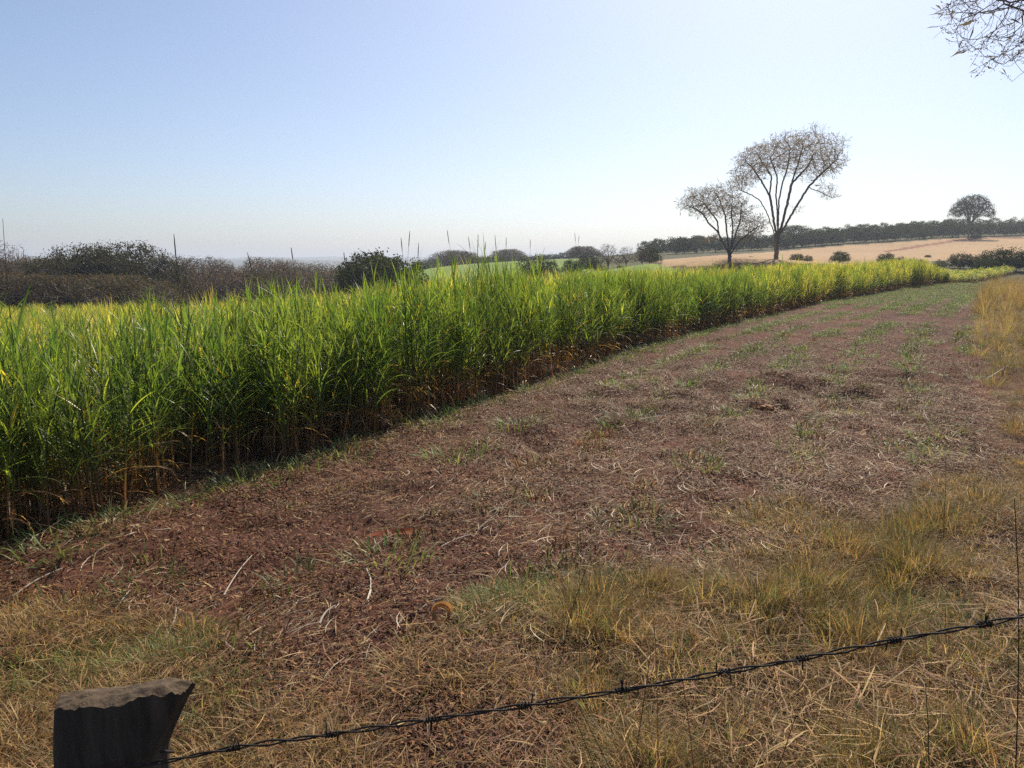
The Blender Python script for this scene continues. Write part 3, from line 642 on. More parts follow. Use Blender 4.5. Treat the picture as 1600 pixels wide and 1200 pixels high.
def build_woods():
    W = 'wood of dry season trees behind the crop'
    plant('broad_tree', 'olive', 128, 68, 384, 'dark olive domed tree, lower front half of the big dome behind the crop', W, wide=.95)
    plant('broad_tree', 'olive', 196, 70, 380, 'dark olive broad crowned tree topping the highest dome of the wood', W, wide=.95)
    plant('bare_tree', 'airy', 3, 70, 378, 'bare twiggy tree poking above the wood at its outermost visible end', W, wide=.6)
    for px, Y, ty, w in ((-60, 72, 402, 1.1), (18, 74, 402, 1.05), (62, 78, 404, .9)):
        plant('broad_tree', 'olive2', px, Y, ty, 'low olive tree filling the wood left of the big dome', W, wide=w)
    for px, Y, ty, w, k, lab in ((258, 84, 394, .8, 'airy', 'bare open crowned tree standing behind the lone thick seed head'), (312, 86, 400, .95, 'airy2', 'bare umbrella crowned tree between lone seed head and leaning head'), (345, 90, 404, .7, 'airy', 'small bare crown beyond the umbrella crowned one in the wood'),
                            (412, 88, 401, .9, 'airy2', 'bare flat topped crown above the brown brush just behind the leaning head'), (452, 90, 405, .9, 'airy2', 'last bare umbrella crown of the wood before the dense dark tree'), (88, 92, 398, .8, 'airy', 'bare crown showing between the two olive domes')):
        plant('bare_tree', k, px, Y, ty, lab, W, wide=w)
    for px, Y, ty, w in ((232, 70, 424, 1.0), (275, 72, 426, 1.1), (310, 74, 422, 1.1), (345, 74, 418, 1.1), (380, 76, 416, 1.1), (420, 76, 417, 1.1), (455, 78, 413, 1.0), (490, 80, 413, 1.0), (520, 84, 413, 1.0), (545, 92, 412, 1.0), (395, 95, 413, 1.2), (500, 100, 410, 1.2), (350, 98, 413, 1.2)):
        plant('brush_tree', 'brush', px, Y, ty, 'low brown leafless tree in the brushy part of the wood behind the crop', W, wide=w)
    for px, Y, ty, w in ((-30, 60, 425, 1.3), (40, 60, 425, 1.3), (110, 60, 428, 1.3), (180, 60, 428, 1.3)):
        plant('brush_tree', 'olive2', px, Y, ty, 'low olive undergrowth tree at the foot of the dark domes', W, wide=w)
    plant('evergreen_tree', 'dense', 592, 62, 394, 'dense dark evergreen tree with smooth rounded crown behind the crop', W, wide=.92)
    F = 'far trees along the pasture'
    for px, Y, ty, k, w, lab in ((712, 215, 391, 'flat', .9, 'far flat crowned tree on the pasture horizon, nearer the blue hills'), (795, 215, 389, 'flat', .85, 'far flat crowned tree on the pasture horizon, right before the leafy bush'),
                            (910, 190, 384, 'flat', .95, 'feathery flat crowned tree rising beside the twiggy bush cluster')):
        plant('flat_tree', 'olive2', px, Y, ty - 2, lab, F, wide=w * 1.7, sink=.4)
    for px, Y, ty, w in ((672, 225, 409, 1.2), (695, 222, 406, 1.1), (715, 225, 400, 1.2), (735, 225, 402, 1.2), (758, 226, 404, 1.2), (780, 224, 402, 1.2), (800, 226, 401, 1.2), (822, 226, 402, 1.2), (846, 228, 401, 1.1), (862, 226, 399, 1.1), (888, 224, 396, 1.2), (905, 210, 395, 1.1), (925, 195, 394, 1.1)):
        plant('round_tree', 'bush2', px, Y, ty - 4, 'far rounded dark tree in the line closing off the pasture', F, wide=w * 1.5, sink=.3)
    B = 'bushes behind the crop'
    plant('leafy_bush', 'bush', 833, 84, 397, 'leafy green bush standing alone before the pasture', B, 'bush', 1.05)
    plant('leafy_bush', 'bush', 858, 84, 403, 'smaller green bush leaning against the lone leafy bush', B, 'bush', .9)
    for px, Y, ty, k, w, lab in ((893, 88, 404, 'bush2', .9, 'low dark bush beside the pasture gap'), (920, 90, 398, 'bush2', 1.0, 'dark dense bush under the feathery tree'), (950, 86, 380, 'twiggy', .9, 'twiggy bush with open grey crown, tallest of its cluster'), (978, 84, 384, 'twiggy', .9, 'twiggy bush on the inner side of the tallest twiggy one'),
                            (1003, 88, 383, 'twiggy', .9, 'twiggy bush with greenish tint next to the pale field'), (1015, 92, 386, 'bush2', .9, 'dark bush ending the twiggy cluster at the pale field'), (938, 80, 412, 'bush', 1.2, 'low bush hugging the crop below the tallest twiggy bush'), (968, 78, 413, 'bush2', 1.1, 'low dark bush in front of the twiggy cluster')):
        plant('bush', k, px, Y, ty, lab, B, 'bush', w)
    S = 'shrubs along the lower edge of the pale field'
    for px, Y, ty, k, w, lab in ((1082, 78, 408, 'bush2', .8, 'small shrub just left of the small bare tree'), (1172, 84, 399, 'bush2', .8, 'small shrub between the two bare trees'), (1245, 86, 395, 'bush2', 1.1, 'dark shrub just beyond the tall bare tree'), (1262, 86, 397, 'bush', 1, 'rounded shrub second beyond the tall bare tree'), (1312, 88, 391, 'bush2', 1.0, 'dark shrub half sunk in grass tips midway to the track'), (1384, 88, 394, 'bush2', 1.0, 'dark shrub below the start of the red track'), (1405, 90, 399, 'bush', .9, 'small shrub next to the one below the red track'),
                            (1428, 84, 403, 'bush2', 1.1, 'low dark shrub where the tall crop steps down'), (1448, 110, 397, 'bush2', 1.3, 'isolated flat shrub out on the pale field'), (1468, 84, 404, 'bush', 1.1, 'low shrub second after the crop steps down'), (1500, 84, 394, 'bush2', 1.0, 'tall dark shrub, first of the big clump below the lone tree'), (1528, 84, 396, 'bush', 1.1, 'shrub in the middle of the big dark clump'), (1556, 82, 387, 'bush2', .95, 'tallest dark shrub of the big clump'), (1588, 80, 385, 'bush', 1.0, 'dark shrub at the outer end of the big clump'), (1610, 80, 390, 'bush2', 1.0, 'dark shrub cut by the picture edge'), (1540, 80, 402, 'bush2', 1.0, 'low shrub at the foot of the tallest dark one')):
        plant('shrub', k, px, Y, ty, lab, S, 'shrub', w)
    plant('umbrella_tree', 'lone', 1508, 200, 304, 'lone umbrella shaped tree standing on the pale field slope', None, wide=.80)
    plant('flat_tree', 'flat', 1237, 195, 351, 'flat topped tree behind the trunk of the tall bare tree', None, wide=1.0)
    plant('round_tree', 'bush2', 1477, 262, 341, 'round tree bulging above the orchard skyline near the lone tree', None, wide=.9)
    plant('shrub', 'bush2', 1520, 198, 366, 'low shrub at the foot of the lone umbrella tree', None, 'shrub', 1.6)
build_woods()

def build_orchard():
    # rows of round dark orchard trees along the slope above the pale field
    me = [dome_tree('orchard_tree', 3.6, 4.6, .2, (20, .26, .17, DARKG, 1.0), 260, .45, .02, nst=5, shell=.4, r_max=.09) for _ in range(3)]
    G = 'orchard trees on the far slope'; n = 0
    def crown_only(i):
        return me[i]
    rows = [[(1010, 399), (1100, 395), (1200, 390), (1300, 382), (1400, 376), (1500, 370), (1620, 366)], [(1010, 396), (1100, 391), (1200, 386), (1300, 378), (1400, 371), (1500, 364), (1620, 361)],
            [(1010, 393), (1100, 387), (1200, 381), (1300, 372), (1400, 365), (1500, 358), (1620, 354)]]
    first = {}
    for ri, row in enumerate(rows):
        P = np.array([hit(*p)[:2] for p in row]); q, s = along(P, 600); d = 0
        while d < s[-1]:
            i = min(599, int(d / s[-1] * 599)); x, y = q[i] + rng.normal(0, .5, 2); k = int(rng.integers(0, 3)); sc = U(.85, 1.2) * (1.0, .95, .9)[ri]
            z = g1(x, y) - .15
            if k not in first:
                r = tree('orchard_tree', (x, y, z), me[k], 'dark rounded orchard tree in the hedge like rows above the pale field', 'tree', G, U(0, 6), sc); first[k] = r
            else: dup(first[k], (x, y, z), U(0, 6), sc)
            n += 1; d += 3.3
    print('orchard', n)
build_orchard()

# overhanging bare tree whose trunk stands outside the frame
def build_overhang():
    cx, cy = 11.8, 11.6; gz = g1(cx, cy)
    pts = []
    while len(pts) < 2600:
        p = rng.normal(0, 1, (3000, 3)); p /= np.linalg.norm(p, axis=1)[:, None]; p *= rng.uniform(.2, 1, (3000, 1)) ** .4
        q = p * np.array([5.4, 4.6, 2.1]) + np.array([0, 0, 6.6]); k = q[:, 2] > 4.75 + .25 * vnoise(q[:, 0] * 2, q[:, 1] * 2, 71) + .25 * (q[:, 0] < -4.4); pts.extend(q[k].tolist())
    A = np.array(pts[:2600])
    ex = []
    while len(ex) < 800:
        px, py = rng.uniform(1455, 1680), rng.uniform(-90, 122)
        if py > 40 + (px - 1455) * 1.1 or py < 30 - (px - 1455) * 1.6 or (py > 100 and px > 1570): continue
        t = at(px, py, rng.uniform(9.6, 13.2)); ex.append((t[0] - cx, t[1] - cy, t[2] - gz))
    A = np.vstack([A, ex])
    for px, py, Y in ((1597, 120, 11.0), (1570, 108, 11.2), (1578, 120, 11.3)):
        t = at(px, py, Y); A = np.vstack([A, np.array([t[0] - cx, t[1] - cy, t[2] - gz]) + rng.normal(0, .06, (8, 3))])
    st = [[(0, 0, -.2), (.05, 0, 1.2), (0, .1, 2.4)]] + [[(0, .1, 2.4), (-1.5, -.2, 3.9), (-3.2, -.6, 4.9), (-4.6, -.8, 5.4)], [(0, .1, 2.4), (-.8, .9, 4.2), (-2.0, 1.6, 5.6), (-3.6, 1.9, 6.2)], [(0, .1, 2.4), (.9, .2, 4.2), (2.2, .6, 6), (4, .4, 6.8)], [(0, .1, 2.4), (.1, -1.0, 4.2), (.5, -2.4, 5.8)], [(0, .1, 2.4), (.2, 1.6, 4.6), (.8, 3, 6)], [(-1.5, -.2, 3.9), (-2.6, -1.4, 4.7), (-3.9, -2.2, 5.3)], [(-.8, .9, 4.2), (-2.6, .5, 5.1), (-4.4, .4, 5.9)]]
    m = tree_meshes('overhanging_tree', st, A, .12, 1.6, .17, .0026, 2.08, .2, (.17, .145, .135), (8, .045, .016, [(.16, .12, .11), (.21, .16, .14)], .7), .0, k=5, spray=(2, .2, .002))
    tree('bare_tree', (cx, cy, gz), m, 'bare branches with small pods hanging into the upper corner of the sky')
build_overhang()

# ------------------------------------------------------------------ litter, regrowth, verge
TANS = [(.34, .22, .085), (.25, .155, .058), (.42, .30, .145), (.20, .105, .042)]
GREYS = [(.44, .37, .27), (.31, .25, .17), (.54, .47, .36)]
REDS = [(.15, .064, .036), (.115, .05, .032), (.21, .095, .042), (.085, .042, .030)]
def straw_patch(n, rad, lo, hi, pal, align=.6, w=(.0015, .0045), zmax=.02):
    g = Geo()
    for _ in range(n):
        a, r = U(0, 6.28), rad * math.sqrt(random.random()); az = random.gauss(0, .35) + (math.pi if random.random() < .5 else 0) if random.random() < align else U(0, 6.28)
        L = U(lo, hi) * (1 if random.random() < .8 else 1.6); x, y = r * math.cos(a) - L / 2 * math.cos(az), r * math.sin(a) - L / 2 * math.sin(az)
        blade(g, (x, y, U(.002, zmax)), az, U(-.12, .25), L, U(*w), U(-.1, .5), jit(random.choice(pal), .45), 3, U(-1, 1), fold=0, curl=random.gauss(0, .9))
    return g
def crumbs(n, rad):
    g = Geo()
    for _ in range(n):
        a, r = U(0, 6.28), rad * math.sqrt(random.random()); L = U(.015, .05)
        blade(g, (r * math.cos(a), r * math.sin(a), U(0, .02)), U(0, 6.28), U(-.3, .6), L, U(.005, .014), U(-.5, 1.2), jit(random.choice(REDS * 2 + TANS[3:] + (TANS if random.random() < .2 else [])), .5), 2, U(-1, 1), fold=0)
    return g
def clods(n, rad):
    g = Geo(); F = [(0, 2, 4), (2, 1, 4), (1, 3, 4), (3, 0, 4), (2, 0, 5), (1, 2, 5), (3, 1, 5), (0, 3, 5)]
    for _ in range(n):
        a, r = U(0, 6.28), rad * math.sqrt(random.random()); s = .004 + .014 * random.random() ** 2.5; O = np.array([(1, 0, 0), (-1, 0, 0), (0, 1, 0), (0, -1, 0), (0, 0, .8), (0, 0, -.8)]) * s * rng.uniform(.6, 1.3, (6, 1)); c, q = math.cos(U(0, 6)), math.sin(U(0, 6))
        O = O @ np.array([[c, -q, .3], [q, c, 0], [-.2, .2, 1]]); g.add(O + np.array([r * math.cos(a), r * math.sin(a), s * .3]), None, F, jit(random.choice([(.13, .056, .036), (.10, .044, .03), (.16, .07, .042)]), .25))
    return g
def tuft(n, rad, lo, hi, pal, w=(.004, .008), el=(.5, 1.45), droop=(.3, 1.6)):
    g = Geo()
    for _ in range(n):
        a, r = U(0, 6.28), rad * math.sqrt(random.random()); az = a + U(-.9, .9)
        blade(g, (r * math.cos(a), r * math.sin(a), -.01), az, U(*el), U(lo, hi), U(*w), U(*droop), jit(random.choice(pal), .3), 4, U(-.6, .6), fold=0)
    return g
def stubble(n, rad, pal):
    g = Geo()
    for _ in range(n):
        a, r = U(0, 6.28), rad * math.sqrt(random.random()); h = U(.025, .085); az = U(0, 6.28); k = U(0, .9)
        tube(g, [(r * math.cos(a), r * math.sin(a), -.02), (r * math.cos(a) + k * h * math.cos(az), r * math.sin(a) + k * h * math.sin(az), h)], U(.002, .004), jit(random.choice(BROWNS + TANS), .25), 4)
    for _ in range(n):
        a, r = U(0, 6.28), rad * 1.3 * math.sqrt(random.random()); blade(g, (r * math.cos(a), r * math.sin(a), 0), U(0, 6.28), U(.1, 1.2), U(.06, .18), U(.004, .009), U(.5, 2), jit(random.choice(BROWNS + TANS[:2]), .25), 3, U(-1, 1), fold=0)
    for _ in range(n // 3):
        a, r = U(0, 6.28), rad * math.sqrt(random.random()); blade(g, (r * math.cos(a), r * math.sin(a), 0), U(0, 6.28), U(.7, 1.4), U(.08, .18), U(.004, .008), U(.2, 1), jit(random.choice(pal), .25), 4, U(-.5, .5), fold=0)
    return g
LOWG = [(.12, .19, .055), (.16, .22, .065), (.10, .16, .05), (.21, .22, .085)]
def field_points(n, rmax, cond, ang=.66):
    r = rmax * rng.random(n) ** .5; a = rng.uniform(-ang, ang, n); x, y = r * np.sin(a), r * np.cos(a); S, Q = edge_sq(x, y); k = cond(x, y, S, Q); return x[k], y[k], S[k], Q[k]
def row_dir(S): return np.interp(S, ES, np.unwrap(np.arctan2(_et[:, 1], _et[:, 0])))

def tilt(x, y, yaw):
    e = .16; gx = (surf(x + e, y) - surf(x - e, y)) / (2 * e); gy = (surf(x, y + e) - surf(x, y - e)) / (2 * e)
    a = gx * np.cos(yaw) + gy * np.sin(yaw); b = -gx * np.sin(yaw) + gy * np.cos(yaw)
    return np.c_[np.arctan(b), -np.arctan(a), yaw]
def build_litter():
    pr = [straw_patch(44, .30, .03, .15, TANS + GREYS[:2] + REDS * 2, .45).mesh('straw', M_STRAW) for _ in range(3)] + [straw_patch(26, .36, .05, .24, GREYS + TANS * 2 + REDS, .6, (.0025, .006)).mesh('straw', M_STRAW) for _ in range(3)] + \
         [crumbs(110, .28).mesh('crumbs', M_STRAW) for _ in range(4)] + [straw_patch(60, .34, .05, .26, TANS + BROWNS[:2] + REDS[:2], .25, (.002, .006), .09).mesh('straw', M_STRAW) for _ in range(3)] + [straw_patch(4, .4, .10, .40, GREYS, .75, (.004, .009), .05).mesh('straw', M_STRAW) for _ in range(2)] + [clods(16, .3).mesh('clods', M_STRAW) for _ in range(4)]
    coll = proto_collection('straw_patch', pr)
    P, I, R, SC_ = [], [], [], []
    def lay(n, rmax, cond, choose, s=(.8, 1.2), base=None):
        x, y, S, Q = field_points(n, rmax, cond); z = surf(x, y) + .004; P.append(np.c_[x, y, z]); I.append(choose(x, y, Q)); R.append(tilt(x, y, row_dir(S) + rng.normal(0, .3, len(x)) + np.pi * rng.integers(0, 2, len(x)))); q = rng.uniform(*s, len(x)); SC_.append(np.c_[q, q, q])
    bare = lambda x, y, S, Q: (Q > -.6) & ~inpoly(x, y, VERGE) & (y > 1.8)
    dens = lambda x, y, k, t: vnoise(x * .55, y * .55, k) + .6 * vnoise(x * 1.7, y * 1.7, k + 1) > t
    lay(5600, 18, lambda x, y, S, Q: bare(x, y, S, Q) & (rng.random(len(x)) < 1 - .8 * sstep(8, 18, np.hypot(x, y))) & dens(x, y, 81, -.5), lambda x, y, Q: rng.integers(0, 3, len(x)))
    lay(3000, 16, lambda x, y, S, Q: bare(x, y, S, Q) & dens(x, y, 83, -.15), lambda x, y, Q: rng.integers(3, 6, len(x)))
    lay(26000, 34, lambda x, y, S, Q: bare(x, y, S, Q) & (rng.random(len(x)) < 1 - .85 * sstep(9, 26, np.hypot(x, y))) & dens(x, y, 79, -1.05), lambda x, y, Q: rng.integers(6, 10, len(x)))
    lay(420, 16, lambda x, y, S, Q: bare(x, y, S, Q) & dens(x, y, 85, -.2), lambda x, y, Q: rng.integers(13, 15, len(x)))
    lay(5000, 50, lambda x, y, S, Q: bare(x, y, S, Q) & (rng.random(len(x)) < sstep(7, 20, np.hypot(x, y))) & dens(x, y, 87, .0), lambda x, y, Q: rng.integers(0, 4, len(x)), (.9, 1.4))
    lay(7000, 28, lambda x, y, S, Q: bare(x, y, S, Q) & (rng.random(len(x)) < 1 - sstep(6, 24, np.hypot(x, y))), lambda x, y, Q: rng.integers(15, 19, len(x)), (.8, 1.3))
    verge = lambda x, y, S, Q: inpoly(x, y, VERGE) & (y > 1.6)
    lay(2300, 9, verge, lambda x, y, Q: rng.integers(10, 13, len(x)), (.5, .9)); lay(9000, 10, verge, lambda x, y, Q: rng.integers(6, 10, len(x)))
    lay(1100, 9, lambda x, y, S, Q: verge(x, y, S, Q) & (x > .7) & (y < 3.9) & (y > 2), lambda x, y, Q: rng.integers(10, 13, len(x)), (.9, 1.4))
    lay(1000, 14, lambda x, y, S, Q: verge(x, y, S, Q) & (x > 4.0) & (y > 6) & (y < 12), lambda x, y, Q: rng.integers(3, 6, len(x)), (.9, 1.3))
    scatter('straw_litter', coll, np.concatenate(P), np.concatenate(R), np.concatenate(SC_), np.concatenate(I), 'pale and brown straw, husks and leaf bits strewn over the red soil', 'straw litter', M_STRAW)
build_litter()

def in_verge(x, y): return inpoly(x + .55 * vnoise(x * 1.3, y * 1.3, 51) + .2 * vnoise(x * 5, y * 5, 52), y + .65 * vnoise(x * 1.3, y * 1.3, 53) + .2 * vnoise(x * 5, y * 5, 54), VERGE)
def build_verge():
    DRYP = TANS[:2] + [(.38, .27, .12), (.29, .225, .09), (.28, .19, .10), (.36, .25, .13)]
    pr = [tuft(60, .13, .05, .17, DRYP + LOWG[3:], (.002, .0045), (.2, 1.4)).mesh('tuft', M_DRY) for _ in range(4)] + [tuft(60, .13, .05, .15, LOWG + DRYP[2:4] * 2, (.002, .0045), (.3, 1.4)).mesh('tuft', M_DRY) for _ in range(3)] + \
         [tuft(80, .16, .22, .46, DRYP + LOWG[2:], (.003, .006), (.8, 1.5), (.2, 1.3)).mesh('tuft', M_DRY) for _ in range(3)] + [tuft(60, .18, .7, 1.25, DRYP + LOWG[3:], (.004, .008), (1.0, 1.5), (.1, .9)).mesh('tuft', M_DRY) for _ in range(3)]
    coll = proto_collection('verge_tuft', pr); P, I, R, SC_ = [], [], [], []
    def lay(x, y, idx, s):
        z = surf(x, y); P.append(np.c_[x, y, z]); I.append(idx); R.append(np.c_[rng.normal(0, .12, (len(x), 2)), rng.uniform(0, 6.28, len(x))]); q = rng.uniform(*s, len(x)); SC_.append(np.c_[q, q, q])
    ang = .70
    x, y, S, Q = field_points(17000, 9.5, lambda x, y, S, Q: in_verge(x, y) & (y > 1.5) & (vnoise(x * 1.1, y * 1.1, 91) + .4 * vnoise(x * 4, y * 4, 90) > -.55 + .3 * (x < 0)), ang)
    g = vnoise(x * .8, y * .8, 92) + .5 * (x < .2) - .4
    lay(x, y, np.where(g > 0, rng.integers(4, 7, len(x)), rng.integers(0, 4, len(x))), (.6, 1.35))
    x, y, S, Q = field_points(16000, 6.5, lambda x, y, S, Q: inpoly(x, y, VERGE) & (y > 1.9) & (x > .35 * (4.2 - y)) & (rng.random(len(x)) < .16 * sstep(-.1, .6, vnoise(x * 2.1, y * 2.1, 120) + .3 * vnoise(x * 6, y * 6, 121))), ang); lay(x, y, rng.integers(7, 10, len(x)), (.35, .8))
    # a taller unmown band through the middle of the verge
    B = np.array([hit(*p)[:2] for p in ((1040, 960), (1180, 1000), (1320, 985), (1440, 930), (1540, 870), (1560, 790), (1460, 800), (1330, 850), (1180, 890))])
    x, y, S, Q = field_points(30000, 8.5, lambda x, y, S, Q: inpoly(x, y, B), ang); k = rng.random(len(x)) < .13 * sstep(-.3, .5, vnoise(x * 2.4, y * 2.4, 99) + .3 * vnoise(x * 6, y * 6, 100)); lay(x[k], y[k], rng.integers(7, 10, k.sum()), (.35, .85))
    x, y, S, Q = field_points(2200, 12, lambda x, y, S, Q: in_verge(x, y) & (y > 4.5) & (vnoise(x * .7, y * .7, 95) > .15), ang); lay(x, y, rng.integers(0, 7, len(x)), (.6, 1.2))
    # tall dry grass along the fence line further off
    x, y, S, Q = field_points(60000, 80, lambda x, y, S, Q: (inpoly(x, y, VERGE) & (in_verge(x, y) | (y > 7.5))) & (y > 9) & (rng.random(len(x)) < np.where(vnoise(x * .3, y * .3, 96) > -.2, .9, .5) * sstep(4.5, 9, y)), .75)
    big = rng.random(len(x)) < sstep(13, 30, y) * .22 * (vnoise(x * .5, y * .5, 97) > -.1); lay(x, y, np.where(big, rng.integers(10, 13, len(x)), np.where(rng.random(len(x)) < .5, rng.integers(4, 7, len(x)), rng.integers(7, 10, len(x)))), (.5, 1.1))
    scatter('verge_grass', coll, np.concatenate(P), np.concatenate(R), np.concatenate(SC_), np.concatenate(I), 'short tan and green grass growing along the fence verge', 'grass', M_DRY)
    # light regrowth of the mown crop beyond the nearer rows, and the low green edge
    pr = [tuft(50, .22, .06, .18, LOWG, (.005, .010)).mesh('regrowth', M_LOW) for _ in range(4)]
    coll = proto_collection('regrowth_tuft', pr)
    x, y, S, Q = field_points(70000, 80, lambda x, y, S, Q: (Q > .1) & (Q < 14) & ~in_verge(x, y) & (S > 26) & (rng.random(len(x)) < np.clip(sstep(26, 50, S) * .75 + .25, 0, 1)) & ((np.cos(2 * np.pi * (Q - .35) / 1.15) > .15 - .9 * sstep(45, 70, S)) | (Q < .5)) & (vnoise(x * .5, y * .5, 98) > -.3), .75)
    q = rng.uniform(.8, 1.5, len(x)); scatter('regrowth_grass', coll, np.c_[x, y, surf(x, y)], np.c_[np.zeros((len(x), 2)), rng.uniform(0, 6.28, len(x))], np.c_[q, q, q], rng.integers(0, 4, len(x)), 'low green regrowth in faint rows over the far half of the mown strip', 'grass', M_LOW)
build_verge()

def build_tufts():
    greens = [tuft(70, .18, .06, .18, LOWG, (.005, .010)).mesh('green_tuft', M_LOW) for _ in range(4)]
    browns = [stubble(34, .16, LOWG).mesh('stubble_clump', M_DRY) for _ in range(4)]
    G1, G2 = 'green regrowth tufts in rows on the mown strip', 'brown stubble clumps in rows on the mown strip'
    protos_ = {}; n = 0; cand = []
    for row in range(8):
        q0 = .3 + row * 1.15; s = 12.0
        while s < 40:
            x, y = edge_pt(s, q0 + random.gauss(0, .13)); d = math.hypot(x, y)
            if y > 2.2 and d < 26 and not inpoly(np.array([x]), np.array([y]), VERGE)[0] and abs(math.atan2(x, y)) < .63:
                pg = .9 if row == 0 else min(.85, max(.30, (d - 4) / 10))
                dens_ = .85 if row == 0 else .55
                if random.random() < dens_ * 1.7: cand.append((d, x, y, random.random() < pg))
            s += U(.22, .6) if row else U(.12, .26)
    cand.sort(key=lambda c: c[0])
    keep = [c for c in cand if c[3]][:290] + [c for c in cand if not c[3]][:290]
    for d, x, y, gr in keep:
        k = (gr, random.randrange(4)); z = s1(x, y) - .005; sc = U(.8, 1.5) * (1.1 if gr else .95); n += 1
        if k not in protos_:
            o = obj('grass_tuft' if gr else 'stubble_clump', (greens if gr else browns)[k[1]]); protos_[k] = o
            tag(o, 'low green regrowth tuft sprouting in the rows of the mown strip' if gr else 'brown cut stubble clump standing in the rows of the mown strip', 'grass tuft' if gr else 'stubble', G1 if gr else G2)
        else: o = protos_[k].copy(); COL.objects.link(o)
        o.location = (x, y, z); o.rotation_euler = (0, 0, U(0, 6.28)); o.scale = (sc, sc, sc)
    print('tufts', n)
build_tufts()

